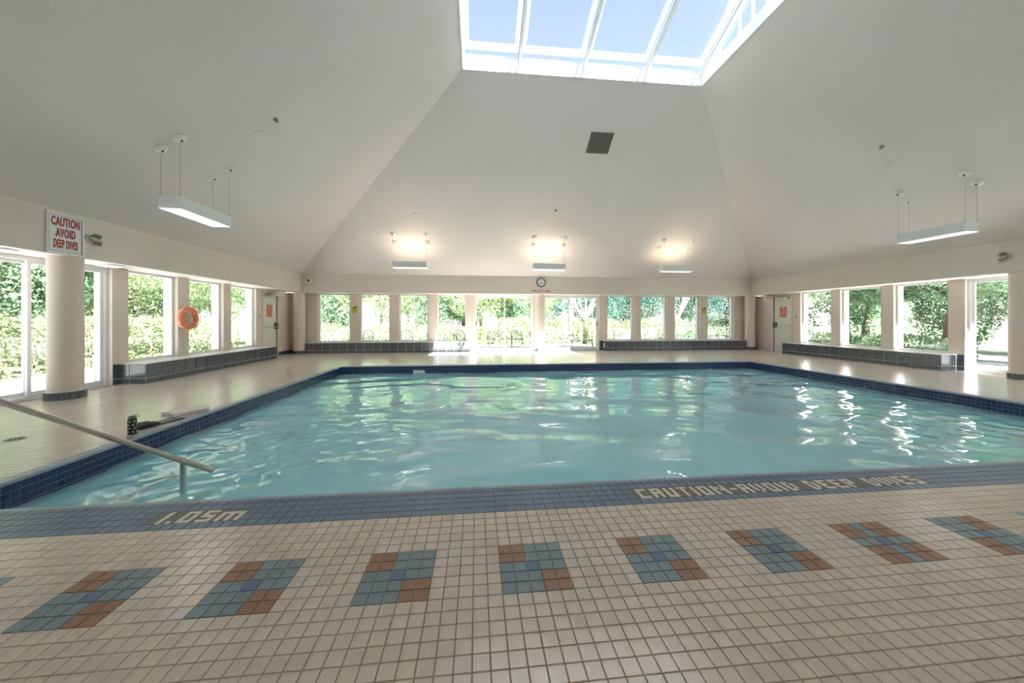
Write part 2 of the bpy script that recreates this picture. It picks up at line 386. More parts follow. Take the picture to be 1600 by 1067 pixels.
def slider(axis, c, a0, a1, mid, inward, handle_at):
    DN[0] += 1; w = empty('door_%d' % DN[0], kind='structure')
    def bx(m, u0, u1, w0, w1, d0, d1):
        d0, d1 = sorted((d0 * inward, d1 * inward))
        if axis == 'x': m.box((c + d0, u0, w0), (c + d1, u1, w1))
        else: m.box((u0, c + d0, w0), (u1, c + d1, w1))
    m = MB(); z1 = ZS
    bx(m, a0, a0 + .05, 0, z1, -.07, .07); bx(m, a1 - .05, a1, 0, z1, -.07, .07); bx(m, a0 + .05, a1 - .05, z1 - .06, z1, -.07, .07)
    m.build('door_frame', 'alu', w)
    m = MB(); bx(m, a0 + .05, a1 - .05, -.004, .035, -.07, .07); bx(m, a0 + .05, a1 - .05, .035, .05, -.012, .012); m.build('track', 'alu', w)
    for k, (u0, u1, d) in enumerate([(a0 + .05, mid + .03, -.035), (mid - .03, a1 - .05, .02)]):
        m = MB(); s = .05; za, zb = .05, z1 - .06
        bx(m, u0, u0 + s, za, zb, d - .018, d + .018); bx(m, u1 - s, u1, za, zb, d - .018, d + .018)
        bx(m, u0 + s, u1 - s, za, za + .06, d - .018, d + .018); bx(m, u0 + s, u1 - s, zb - .05, zb, d - .018, d + .018)
        sash = m.build('sash', 'alu', w)
        m = MB(); pane_quad(m, axis, c + d * inward, u0 + s, u1 - s, za + .06, zb - .05); m.build('pane', 'glass', sash)
    if handle_at is not None:
        m = MB(); bx(m, handle_at - .012, handle_at + .012, .95, 1.13, .04, .075); m.build('door_handle', 'plastic_black', w)
slider('x', GL - .02, 4.83, 7.07, 5.98, 1, None); slider('x', GR + .02, 4.83, 7.07, 5.98, -1, None)
slider('y', GB + .02, slX[0][0], slX[0][1], 1.06, -1, -.03); slider('y', GB + .02, slX[1][0], slX[1][1], 3.58, -1, 4.72)

# ------------------------------------------------------------------ solid exit doors
def exit_door(x, sgn):
    DN[0] += 1; w = empty('door_%d' % DN[0], (x, 0, 0), kind='structure'); y0, y1 = DOORY
    def bx(m, d0, d1, ya, yb, za, zb, mi=0):
        d0, d1 = sorted((d0 * sgn, d1 * sgn)); m.box((d0, ya, za), (d1, yb, zb), mi)
    m = MB()
    bx(m, -.12, .02, y0 - .05, y0, 0, 2.06); bx(m, -.12, .02, y1, y1 + .05, 0, 2.06); bx(m, -.12, .02, y0 - .05, y1 + .05, 2.06, 2.11)
    m.build('door_frame', 'paint_wall', w)
    m = MB(); bx(m, -.07, -.02, y0 + .004, y1 - .004, .004, 2.055); m.build('door_leaf', 'door', w)
    yl = y1 - .05           # latch side: far
    m = MB(); m.tube([(.05 * sgn, y0 + .08, .97), (.05 * sgn, y1 - .06, .95)], .012, 8); m.tube([(-.02 * sgn, y0 + .06, 1.02), (.05 * sgn, y0 + .08, .97)], .012, 8)
    bar = m.build('push_bar', 'steel', w)
    m = MB(); bx(m, -.02, .06, y1 - .14, y1 - .01, .90, 1.10); m.build('latch_case', 'grille', bar, .01)
    m = MB(); bx(m, -.02, .05, y0 + .1, y0 + .32, 1.95, 2.02); m.tube([(.03 * sgn, y0 + .2, 2.02), (.16 * sgn, y0 + .42, 2.05), (.0 * sgn, y1 - .05, 2.07)], .009, 6)
    m.build('door_closer', 'steel', w)
    m = MB(); bx(m, -.02, -.01, y0 + .22, y0 + .50, 1.30, 1.68); pl = m.build('notice', 'sign_plate_red', w)
    m = MB()
    bx(m, -.01, -.008, y0 + .30, y0 + .42, 1.62, 1.655)
    for k in range(6): bx(m, -.01, -.008, y0 + .25, y0 + .47, 1.58 - k * .045 - .012, 1.58 - k * .045)
    m.build('notice_lettering', 'plastic_cream', pl)
exit_door(XL, 1); exit_door(XR, -1)

# ------------------------------------------------------------------ floor tiles
PXT, PYT = .0643, .066; X0T, Y0T = .112, 2.19
GAPT = .0027
def tile_arrays(cx, cy, wx, wy, z=0, h=.006, bv=.0018):
    """arrays of centres -> verts, quads of raised tiles (5 quads each)"""
    n = len(cx); hx = wx / 2; hy = wy / 2
    base = np.array([(-hx, -hy, -h), (hx, -hy, -h), (hx, hy, -h), (-hx, hy, -h), (-hx + bv, -hy + bv, 0), (hx - bv, -hy + bv, 0), (hx - bv, hy - bv, 0), (-hx + bv, hy - bv, 0)])
    V = base[None] + np.stack([cx, cy, np.full(n, z)], 1)[:, None, :]
    q = np.array([(4, 5, 6, 7), (0, 1, 5, 4), (1, 2, 6, 5), (2, 3, 7, 6), (3, 0, 4, 7)])
    F = q[None] + (np.arange(n) * 8)[:, None, None]
    return V.reshape(-1, 3), F.reshape(-1, 4)
def np_mesh(name, V, F, mats, mi=None, smooth=False):
    me = D.meshes.new(name); nf, k = F.shape
    me.vertices.add(len(V)); me.vertices.foreach_set('co', np.ascontiguousarray(V, dtype=np.float32).ravel())
    me.loops.add(nf * k); me.loops.foreach_set('vertex_index', F.astype(np.int32).ravel())
    me.polygons.add(nf); me.polygons.foreach_set('loop_start', np.arange(0, nf * k, k, dtype=np.int32))
    try: me.polygons.foreach_set('loop_total', np.full(nf, k, dtype=np.int32))
    except Exception: pass
    for m_ in mats: me.materials.append(M[m_])
    if mi is not None: me.polygons.foreach_set('material_index', np.asarray(mi, dtype=np.int32))
    me.polygons.foreach_set('use_smooth', np.full(nf, smooth)); me.update(calc_edges=True); me.validate(); return me
def unit_tile(name, m_, wx, wy):
    V, F = tile_arrays(np.array([0.]), np.array([0.]), wx, wy); return np_mesh(name, V, F, [m_])
ix = np.arange(math.ceil((XL - X0T) / PXT), math.floor((XR - X0T) / PXT))
iy = np.arange(-30, math.floor((YB - Y0T) / PYT))
IX, IY = np.meshgrid(ix, iy); IX = IX.ravel(); IY = IY.ravel()
CXs = X0T + (IX + .5) * PXT; CYs = Y0T + (IY + .5) * PYT
jm = (IX) % 10; km = (IX + 30) // 10        # mosaic period: mosaic k=3 starts at IX=0
in_mos = (IY >= -10) & (IY <= -6) & (jm < 5)
kk = IX // 10 + 3
in_mos &= (kk >= -1) & (kk <= 9)
blue = (IY >= 0) & (CYs < PY0 + .001)
in_pool = (CXs > PX0 - .035) & (CXs < PX1 + .035) & (CYs > PY0 - .02) & (CYs < PY1 + .035)
# lettering panels occupy rows 1 and 2 of the blue band
LET = [(-1.89, -1.435), (1.105, 3.30)]
in_let = np.zeros(len(IX), bool)
let_rng = []
for a_, b_ in LET:
    i0 = math.floor((a_ - X0T) / PXT); i1 = math.ceil((b_ - X0T) / PXT); let_rng.append((X0T + i0 * PXT, X0T + i1 * PXT))
    in_let |= (IX >= i0) & (IX < i1) & (IY >= 1) & (IY <= 2)
def cam_uv(x, y, z=0):
    c, s = math.cos(YAW), math.sin(YAW); X = x * c - y * s; Y = x * s + y * c
    return 800 + FPX * X / np.maximum(Y, .01), 499.5 - FPX * (z - CAM_H) / np.maximum(Y, .01)
U, Vv = cam_uv(CXs, CYs)
vis = (U > -12) & (U < 1612) & (Vv > 500) & (Vv < 1075)
keep = ~in_pool & ~in_let & ~in_mos & (CYs < YB - .02)
# 300 largest in view as single tiles
beige = keep & ~(blue & (CYs < PY0))
cand = np.where(beige & vis)[0]; cand = cand[np.argsort(-Vv[cand])][:300]
single = np.zeros(len(IX), bool); single[cand] = True
me_b = unit_tile('tile', 't_beige', PXT - GAPT, PYT - GAPT)
for i in cand: link('tile', me_b, floor, loc=(CXs[i], CYs[i], 0))
rest = keep & ~single
edge = rest & ~blue & (CXs > PX0 - .10) & (CXs < PX1 + .10) & (CYs > PY0 - .02) & (CYs < PY1 + .10)
V, F = tile_arrays(CXs[rest], CYs[rest], PXT - GAPT, PYT - GAPT)
mi = np.where(blue[rest], 1, np.where(edge[rest], 2, 0)).repeat(5)
tag(link('floor_tiles', np_mesh('floor_tiles', V, F, ['t_beige', 't_blue', 't_coping'], mi), floor), kind='stuff')
# mosaics
mos_me = {c: unit_tile('tile', c, PXT - GAPT, PYT - GAPT) for c in ('t_brown', 't_teal', 't_deep')}
patt = {'a': ["BBTTT", "BBTTT", "TTDTT", "TTTBB", "TTTBB"], 'x': ["BBTBB", "BBTBB", "TTDTT", "BBTBB", "BBTBB"], 'b': ["TTTBB", "TTTBB", "TTDTT", "BBTTT", "BBTTT"]}
for k in range(-1, 10):
    key = 'x' if k == 6 else ('b' if k in (7, 8) else 'a')
    ox = X0T + (k - 3) * 10 * PXT
    ms = empty('mosaic', (ox, Y0T - 10 * PYT, 0), parent=floor)
    for r in range(5):
        for c in range(5):
            ch = patt[key][r][c]
            link('tile', mos_me[{'B': 't_brown', 'T': 't_teal', 'D': 't_deep'}[ch]], ms, loc=((c + .5) * PXT, (4 - r + .5) * PYT, 0))
# tile lettering
GL5 = {'C': ["XXX", "X..", "X..", "X..", "XXX"], 'A': ["XXX", "X.X", "XXX", "X.X", "X.X"], 'U': ["X.X", "X.X", "X.X", "X.X", "XXX"],
       'T': ["XXX", ".X.", ".X.", ".X.", ".X."], 'I': ["X", "X", "X", "X", "X"], 'O': ["XXX", "X.X", "X.X", "X.X", "XXX"],
       'N': ["X..X", "XX.X", "X.XX", "X..X", "X..X"], '-': ["..", "..", "XX", "..", ".."], 'V': ["X.X", "X.X", "X.X", "X.X", ".X."],
       'D': ["XX.", "X.X", "X.X", "X.X", "XX."], 'E': ["XXX", "X..", "XX.", "X..", "XXX"], 'P': ["XXX", "X.X", "XXX", "X..", "X.."],
       'S': ["XXX", "X..", "XXX", "..X", "XXX"], ' ': ["..", "..", "..", "..", ".."], '1': ["X", "X", "X", "X", "X"], '.': [".", ".", ".", ".", "X"],
       '0': ["XXX", "X.X", "X.X", "X.X", "XXX"], '5': ["XXX", "X..", "XXX", "..X", "XXX"], 'm': [".....", "XXXXX", "X.X.X", "X.X.X", "X.X.X"]}
def lettering(txt, x0, x1, rng):
    grid = []; 
    cols = []
    for i, ch in enumerate(txt):
        g = GL5[ch]
        for c in range(len(g[0])): cols.append([g[r][c] == 'X' for r in range(5)])
        cols.append([False] * 5)
    cols.pop(); n = len(cols); cw = (x1 - x0) / n; ya, yb = Y0T + PYT + .003, Y0T + 3 * PYT - .003; chh = (yb - ya) / 5
    cx, cy, mi = [], [], []
    npad0 = max(0, int((x0 - rng[0]) / cw)); npad1 = max(0, int((rng[1] - x1) / cw))
    for c in range(-npad0, n + npad1):
        for r in range(5):
            cx.append(x0 + (c + .5) * cw); cy.append(yb - (r + .5) * chh); mi.append(0 if 0 <= c < n and cols[c][r] else 1)
    V, F = tile_arrays(np.array(cx), np.array(cy), cw - .0010, chh - .0010, 0, .005, .0005)
    tag(link('lettering', np_mesh('lettering', V, F, ['t_letter', 't_ground'], np.repeat(mi, 5)), floor), kind='stuff', label='cream tile lettering set in grey tiles')
lettering('1.05m', LET[0][0], LET[0][1], let_rng[0]); lettering('CAUTION-AVOID DEEP DIVES', LET[1][0], LET[1][1], let_rng[1])

# ------------------------------------------------------------------ pool
pool = empty('pool', (0, 0, 0), kind='structure')
ZW = -.20; ZP = -1.25
m = MB(); rect_minus(m, (PX0 - .2, PY0 - .2), (PX1 + .2, PY1 + .2), (PX0 + .012, PY0 + .012), (PX1 - .012, PY1 - .012), ZP - .2, -.256)
m.box((PX0 - .2, PY0 - .2, ZP - .2), (PX1 + .2, PY1 + .2, ZP)); m.build('basin', 'plaster', pool)
m = MB(); rect_minus(m, (PX0 - .02, PY0 - .02), (PX1 + .02, PY1 + .02), (PX0 + .009, PY0 + .009), (PX1 - .009, PY1 - .009), -.256, -.02); m.build('tile_backing', 'grout_blue', pool)
# bullnose coping
m = MB(); prof = [(-.035, -.004), (-.035, .001), (.0, .001), (.008, -.003), (.013, -.012), (.013, -.024), (.0, -.026)]
corners = [(PX0, PY0), (PX1, PY0), (PX1, PY1), (PX0, PY1)]
sg = [(1, 1), (-1, 1), (-1, -1), (1, -1)]
vs = []
for (x, y), (sx, sy) in zip(corners, sg):
    for d, z in prof: vs.append((x + sx * d, y + sy * d, z))
n_ = len(prof)
m.add(vs, [(i * n_ + k, ((i + 1) % 4) * n_ + k, ((i + 1) % 4) * n_ + k + 1, i * n_ + k + 1) for i in range(4) for k in range(n_ - 1)], 0, False)
m.build('coping', 't_coping', pool)
# navy band: four rows of 5.4 cm tiles
TP = .0565
vsA, fsA = [], []; off = 0
def band(p0, dirv, nrm, L):
    global off
    n1 = int(round(L / TP)); pit = L / n1
    i = np.arange(n1).repeat(4); r = np.tile(np.arange(4), n1)
    c = np.array(p0)[None] + np.outer((i + .5) * pit, dirv); c[:, 2] = -.027 - (r + .5) * TP
    hx, hz, e = (pit - .004) / 2, (TP - .004) / 2, .002
    d = np.array(dirv, float); z = np.array([0, 0, 1.]); nn = np.array(nrm, float)
    offs = [(-hx, -hz, .009), (hx, -hz, .009), (hx, hz, .009), (-hx, hz, .009), (-hx + e, -hz + e, .0135), (hx - e, -hz + e, .0135), (hx - e, hz - e, .0135), (-hx + e, hz - e, .0135)]
    V = np.stack([c + a_ * d + b_ * z + g_ * nn for a_, b_, g_ in offs], 1).reshape(-1, 3)
    q = np.array([(4, 5, 6, 7), (0, 1, 5, 4), (1, 2, 6, 5), (2, 3, 7, 6), (3, 0, 4, 7)])
    F = (q[None] + (np.arange(len(c)) * 8)[:, None, None]).reshape(-1, 4) + off
    off += len(V); vsA.append(V); fsA.append(F)
band((PX0, PY0, 0), (1, 0, 0), (0, 1, 0), PX1 - PX0); band((PX0, PY1, 0), (1, 0, 0), (0, -1, 0), PX1 - PX0)
band((PX0, PY0, 0), (0, 1, 0), (1, 0, 0), PY1 - PY0); band((PX1, PY0, 0), (0, 1, 0), (-1, 0, 0), PY1 - PY0)
tag(link('waterline_tiles', np_mesh('waterline_tiles', np.concatenate(vsA), np.concatenate(fsA), ['t_navy']), pool), kind='stuff')
# entry steps in the near left corner
for k in range(4):
    zt = -.40 - k * .22; x1 = PX0 + .35 + k * .30
    m = MB(); m.box((PX0 + .012, PY0 + .012, ZP), (x1, 4.0, zt)); st = m.build('step', 'plaster', pool)
    m = MB(); m.box((x1 - .05, PY0 + .012, zt - .03), (x1 + .004, 4.0, zt + .003)); m.build('nosing', 'dark_line', st)
# drain and marking on the pool floor
def ring_sq(m, cx, cy, a, b, rr, w, z):
    pts = []
    for qx, qy, a0 in ((1, 1, 0), (-1, 1, 90), (-1, -1, 180), (1, -1, 270)):
        for k in range(7):
            th = R(a0 + 15 * k); pts.append((cx + qx * (a - rr) + rr * math.cos(th), cy + qy * (b - rr) + rr * math.sin(th)))
    n = len(pts); vs = []
    for x, y in pts:
        dx, dy = x - cx, y - cy; L = math.hypot(dx, dy); vs += [(x, y, z), (x - w * dx / L, y - w * dy / L, z), (x, y, z + .008), (x - w * dx / L, y - w * dy / L, z + .008)]
    fs = []
    for i in range(n):
        j = (i + 1) % n; fs += [(i * 4 + 2, j * 4 + 2, j * 4 + 3, i * 4 + 3), (i * 4, j * 4, j * 4 + 2, i * 4 + 2), (i * 4 + 1, i * 4 + 3, j * 4 + 3, j * 4 + 1)]
    m.add(vs, fs)
m = MB(); ring_sq(m, 3.25, 7.6, .46, .46, .15, .06, ZP); m.build('floor_marking', 'dark_line', pool)
m = MB(); m.lathe([(.0, .02), (.13, .02), (.16, 0)], 20, T=Matrix.Translation((3.25, 7.6, ZP))); m.build('main_drain', 'plastic_white', pool)
m = MB(); m.box((-1.66, PY1 - .02, -.20), (-1.36, PY1 - .002, -.12)); m.build('skimmer_plate', 'plastic_white', pool)

# water surface: real waves
nx, ny = 380, 232
xs = np.linspace(PX0 + .002, PX1 - .002, nx); ys = np.linspace(PY0 + .002, PY1 - .002, ny); XX, YY = np.meshgrid(xs, ys)
ZZ = np.zeros_like(XX); rg = np.random.default_rng(5)
for i in range(46):
    lam = .32 * (1.9 / .32) ** (rg.random() ** 1.0); th = rg.normal(PI / 2, .55); k = 2 * PI / lam
    slope = .0080 * (lam / .7) ** .25; ph = rg.random() * 2 * PI
    wx_ = 1 + .5 * np.sin(XX * rg.uniform(.3, .8) + rg.random() * 6) * np.sin(YY * rg.uniform(.3, .9) + rg.random() * 6)
    ZZ += slope / k * np.sin(k * (XX * math.cos(th) + YY * math.sin(th)) + ph + .6 * np.sin(XX * .9 + i) + .6 * np.sin(YY * 1.1 - i)) * wx_
# livelier chop near the steps, left front
chop = np.exp(-(((XX + 2.1) / 1.3) ** 2 + ((YY - 4.0) / 1.9) ** 2)) + .45 * np.exp(-(((XX - 6.3) / 1.6) ** 2 + ((YY - 4.5) / 2.6) ** 2))
for i in range(26):
    lam = rg.uniform(.16, .42); th = rg.uniform(0, 2 * PI); k = 2 * PI / lam
    ZZ += chop * .045 / k * np.sin(k * (XX * math.cos(th) + YY * math.sin(th)) + rg.random() * 6)
V = np.stack([XX.ravel(), YY.ravel(), ZZ.ravel() + ZW], 1)
a_ = (np.arange(ny - 1)[:, None] * nx + np.arange(nx - 1)[None]).ravel(); F = np.stack([a_, a_ + 1, a_ + nx + 1, a_ + nx], 1)
tag(link('pool_water', np_mesh('pool_water', V, F, ['water'], smooth=True)), 'rippling pale turquoise water filling the pool', 'water', kind='stuff')

# ------------------------------------------------------------------ ledges (tiled window benches)
LH, LOW = .385, .108
def tile_panel(p0, d, nrm, L, parent, start=0.0, rows=((0, LOW), (LOW, LH - .012)), pitch=.29, tname='tile', material='t_slate', gap=.010, th=.008):
    """wall tiles on a face starting at p0 running along d for L, proud along nrm"""
    d = Vector(d); nrm = Vector(nrm); cache = {}
    cuts = [0.0]; x = start if start > .03 else pitch
    while x < L - .03: cuts.append(x); x += pitch
    cuts.append(L); ang = math.atan2(d.y, d.x)
    flip = Vector((0, 0, 1)).cross(d).dot(nrm) > 0     # face side
    for a0, a1 in zip(cuts[:-1], cuts[1:]):
        for z0, z1 in rows:
            key = (round(a1 - a0, 4), z0)
            if key not in cache:
                w = a1 - a0 - gap; h = z1 - z0 - gap; e = .003; s = 1 if flip else -1
                m = MB(); o = [(-w / 2, 0, -h / 2), (w / 2, 0, -h / 2), (w / 2, 0, h / 2), (-w / 2, 0, h / 2)]
                i_ = [(-w / 2 + e, s * th, -h / 2 + e), (w / 2 - e, s * th, -h / 2 + e), (w / 2 - e, s * th, h / 2 - e), (-w / 2 + e, s * th, h / 2 - e)]
                m.add(o + i_, [(4, 5, 6, 7), (0, 1, 5, 4), (1, 2, 6, 5), (2, 3, 7, 6), (3, 0, 4, 7)] if not flip else [(7, 6, 5, 4), (4, 5, 1, 0), (5, 6, 2, 1), (6, 7, 3, 2), (7, 4, 0, 3)])
                me = D.meshes.new(tname); me.from_pydata(m.v, [], m.f); me.materials.append(M[material]); me.update(); cache[key] = me
            o = link(tname, cache[key], parent); p = Vector(p0) + d * ((a0 + a1) / 2); o.location = (p.x, p.y, p.z + (z0 + z1) / 2); o.rotation_euler = (0, 0, ang)
def ledge(lo, hi, label, faces):
    e_ = .0015; lo = (lo[0] + (e_ if lo[0] == XL else 0), lo[1]); hi = (hi[0] - (e_ if hi[0] == XR else 0), hi[1] - (e_ if hi[1] == YB else 0))
    t = empty('tiled_ledge', ((lo[0] + hi[0]) / 2, (lo[1] + hi[1]) / 2, 0), 0, label, 'ledge', 'tiled ledges under the windows')
    ox, oy = t.location.x, t.location.y
    m = MB(); m.box((lo[0] - ox, lo[1] - oy, 0), (hi[0] - ox, hi[1] - oy, LH - .014)); m.build('core', 'grout_pale', t)
    m = MB(); m.box((lo[0] - ox - .0, lo[1] - oy, LH - .014), (hi[0] - ox, hi[1] - oy, LH)); m.build('ledge_top', 'ledge_top', t, .003)
    for p0, d, nrm, L, st in faces: tile_panel((p0[0] - ox, p0[1] - oy, 0), d, nrm, L, t, st)
LX = -6.15; RX = 10.85
ledge((XL, 7.2), (LX, 11.5), 'long tiled ledge under the three left wall windows', [((LX, 7.2), (0, 1, 0), (1, 0, 0), 4.3, 0), ((XL + .004, 7.2), (1, 0, 0), (0, -1, 0), LX - XL - .004, .17)])
ledge((RX, 7.2), (XR, 11.5), 'long tiled ledge under the three right wall windows', [((RX, 7.2), (0, 1, 0), (-1, 0, 0), 4.3, 0), ((RX, 7.2), (1, 0, 0), (0, -1, 0), XR - RX - .004, .28), ((RX, 11.5), (1, 0, 0), (0, 1, 0), XR - RX - .004, .28)])
ledge((-6.05, 13.05), (-.26, YB), 'tiled ledge along the back wall, left of the glass doors', [((-6.05, 13.05), (1, 0, 0), (0, -1, 0), 5.79, 0), ((-.26, 13.05), (0, 1, 0), (1, 0, 0), .296, 0)])
ledge((4.93, 13.05), (10.80, YB), 'tiled ledge along the back wall, right of the glass doors', [((4.93, 13.05), (1, 0, 0), (0, -1, 0), 5.87, 0), ((4.93, 13.05), (0, 1, 0), (-1, 0, 0), .296, 0)])
# wall-base tiles
def basepanel(n_, p0, d, nrm, L, rows=((0, LOW), (LOW, LH)), pitch=.29):
    m = MB(); d_ = Vector(d); nn = Vector(nrm); q = Vector((p0[0], p0[1], 0)); a1 = q + d_ * L
    m.add([q, a1, a1 + nn * .004, q + nn * .004] + [v + Vector((0, 0, rows[-1][1])) for v in (q, a1, a1 + nn * .004, q + nn * .004)],
          [(0, 1, 2, 3), (7, 6, 5, 4), (0, 4, 5, 1), (1, 5, 6, 2), (2, 6, 7, 3), (3, 7, 4, 0)])
    b = tag(m.build(n_, 'grout_pale'), kind='structure')
    tile_panel((p0[0], p0[1], 0) + Vector((0, 0, 0)) * 0 if False else (p0[0] + nn.x * .002, p0[1] + nn.y * .002, 0), d, nrm, L, b, 0, rows, pitch)
basepanel('baseboard_left', (XL, 7.07), (0, 1, 0), (1, 0, 0), .125)
basepanel('baseboard_right', (XR, 7.07), (0, 1, 0), (-1, 0, 0), .125)
basepanel('baseboard_back', (XL, YB), (1, 0, 0), (0, -1, 0), .55)
basepanel('baseboard_back.001', (10.8, YB), (1, 0, 0), (0, -1, 0), .5)
basepanel('baseboard_left.001', (XL, DOORY[1] + .06), (0, 1, 0), (1, 0, 0), .93, ((0, .13),), .2)
basepanel('baseboard_back.002', (-.26, YB), (1, 0, 0), (0, -1, 0), .16, ((0, .15),), .16)
basepanel('baseboard_back.003', (4.78, YB), (1, 0, 0), (0, -1, 0), .16, ((0, LOW), (LOW, LH)), .16)

# ------------------------------------------------------------------ columns
def column(x, y, label, n=22):
    c = empty('column', (x, y, 0), 0, label, 'column', 'round columns under the beams', 'thing')
    m = MB(); m.lathe([(.185, .115), (.185, ZS)], 40); m.build('shaft', 'paint_wall', c)
    m = MB(); m.lathe([(.205, 0), (.205, .118), (.185, .118)], 40); m.build('tile_backing', 'grout_pale', c)
    w = 2 * PI / n; m = MB(); r0, r1 = .205, .212; g = .09 * w
    vs = []
    for z in (.006, .116):
        for k in range(3):
            th = -w / 2 + g / 2 + (w - g) * k / 2; vs += [(r0 * math.cos(th), r0 * math.sin(th), z), (r1 * math.cos(th), r1 * math.sin(th), z)]
    m.add(vs, [(1, 3, 9, 7), (3, 5, 11, 9), (6, 7, 9, 8), (8, 9, 11, 10), (0, 1, 7, 6), (5, 4, 10, 11), (0, 2, 3, 1), (2, 4, 5, 3)])
    me = D.meshes.new('tile'); me.from_pydata(m.v, [], m.f); me.materials.append(M['t_slate']); me.update()
    for k in range(n):
        o = link('tile', me, c); o.rotation_euler = (0, 0, k * w)
column(-6.24, 6.0, 'near left column with the caution sign above it'); column(10.95, 6.0, 'near right column cut by the picture edge')
column(-6.24, 13.06, 'far left column in the back corner'); column(10.94, 13.10, 'far right column in the back corner'); column(2.36, 13.10, 'middle column between the glass doors, below the clock')

# ------------------------------------------------------------------ signs on the beams
TL = Matrix(((0, 0, 1, BL), (1, 0, 0, 0), (0, 1, 0, 0), (0, 0, 0, 1)))   # local x -> +Y, y -> Z, z -> +X : text on left beam
s = empty('warning_sign', (BL, 5.80, 2.455), 0, 'white caution sign with red letters on the beam above the near left column', 'sign')
m = MB(); m.box((0, -.225, -.285), (.02, .225, .285)); m.build('sign_panel', 'sign_white', s)
m = MB()
for lo, hi in [((.0, -.235, -.295), (.03, -.215, .295)), ((.0, .215, -.295), (.03, .235, .295)), ((.0, -.215, -.295), (.03, .215, -.275)), ((.0, -.215, .275), (.03, .215, .295))]: m.box(lo, hi)
m.build('sign_frame', 'alu', s)
m = MB()
for lo, hi in [((.02, -.207, -.262), (.022, -.203, .262)), ((.02, .203, -.262), (.022, .207, .262)), ((.02, -.203, -.262), (.022, .203, -.258)), ((.02, -.203, .258), (.022, .203, .262))]: m.box(lo, hi)
m.build('border_line', 'black_paint', s)
def Tm(x, y, z): return Matrix.Translation((x, y, z)) @ Matrix(((0, 0, 1, 0), (1, 0, 0, 0), (0, 1, 0, 0), (0, 0, 0, 1)))
place_text('lettering', 'CAUTION', .175, .42, Tm(.022, 0, .165), 'sign_red', s, .0055)
place_text('lettering', 'AVOID', .175, .42, Tm(.022, 0, .005), 'sign_red', s, .0055)
place_text('lettering', 'DEEP DIVES', .165, .335, Tm(.022, 0, -.155), 'sign_red', s, .005)
# facing -Y: local x -> X, y -> Z, z -> -Y
def Tb(x, y, z): return Matrix.Translation((x, y, z)) @ Matrix(((1, 0, 0, 0), (0, 0, -1, 0), (0, 1, 0, 0), (0, 0, 0, 1)))
o = place_text('lettering', 'SHALLOW AREA', .135, .72, Tb(2.36, BB - .002, 2.255), 'sign_red', None, .001)
tag(o, 'red words painted on the back beam below the clock', 'lettering')
# clock
c = empty('wall_clock', (2.36, BB, 2.58), 0, 'round black-rimmed wall clock on the back beam', 'clock')
Tc = Matrix(((1, 0, 0, 0), (0, 0, -1, 0), (0, 1, 0, 0), (0, 0, 0, 1)))
m = MB(); m.lathe([(.15, 0), (.165, .01), (.17, .03), (.16, .045), (.145, .045), (.14, .03)], 36, T=Tc); m.build('rim', 'black_paint', c)
m = MB(); m.lathe([(0, .028), (.143, .028)], 36, T=Tc, smooth=False); face = m.build('dial', 'sign_white', c)
m = MB()
for k in range(12):
    Tk = Tc @ Matrix.Rotation(k * PI / 6, 4, 'Z'); m.box((.105, -.004, .028), (.13, .004, .031), 0, Tk)
m.build('hour_mark', 'black_paint', face)
m = MB(); m.box((-.005, -.02, .031), (.005, .075, .034), 0, Tc @ Matrix.Rotation(R(-215), 4, 'Z')); m.box((-.003, -.02, .034), (.003, .11, .037), 0, Tc @ Matrix.Rotation(R(-130), 4, 'Z')); m.build('hand', 'black_paint', c)
# emergency twin lights
def emergency(x, y, z, sgn, label):
    e = empty('emergency_light', (x, y, z), 0, label, 'emergency light', 'twin-head emergency lights')
    m = MB(); m.tube([(0, 0, 0), (.02 * sgn, 0, 0)], .055, 20); m.tube([(.02 * sgn, 0, 0), (.05 * sgn, 0, 0)], .02, 10); m.build('base_plate', 'plastic_cream', e)
    for dz, ay in ((.052, .5), (-.058, .8)):
        d = Vector((.6 * sgn, ay, -.35)).normalized(); p = Vector((.06 * sgn, .02, dz))
        m = MB(); m.tube([(.04 * sgn, 0, dz * .3), p], .012, 8); m.tube([p - d * .01, p + d * .02, p + d * .08], [.016, .034, .040], 16); h = m.build('lamp_head', 'lamp_head', e)
        m = MB(); m.tube([p + d * .079, p + d * .084], [.036, .034], 16); m.build('lens', 'lens', h)
emergency(BL, 6.12, 2.48, 1, 'twin-head emergency light on the left beam beside the caution sign')
emergency(BR, 6.08, 2.50, -1, 'twin-head emergency light on the right beam above the near column')
# camera dome
c = empty('security_camera', (-5.79, BB, 2.56), 0, 'small white dome security camera in the back left beam corner', 'camera')
m = MB(); m.lathe([(.075, 0), (.08, .02), (.07, .04), (0, .045)], 24, T=Tc); m.build('housing', 'plastic_white', c)
m = MB(); m.lathe([(.045, .035), (.04, .06), (.02, .075), (0, .08)], 20, T=Tc); m.build('dome', 'plastic_black', c)
# soffit lights
for x, y, lb in [(-6.38, 5.35, 'left of the near left column'), (-6.36, 6.78, 'right of the near left column'), (-6.38, 12.72, 'before the far left column'), (11.02, 6.75, 'beside the near right column'), (11.02, 12.72, 'before the far right column')]:
    s = empty('soffit_light', (x, y, ZS), 0, 'shallow round soffit light ' + lb, 'light', 'soffit lights')
    m = MB(); m.lathe([(.17, 0), (.17, -.012), (.155, -.02), (.145, -.02)], 30); m.build('rim', 'plastic_white', s)
    m = MB(); m.lathe([(.147, -.018), (.10, -.03), (0, -.036)], 30); m.build('diffuser', 'soffit_on', s)
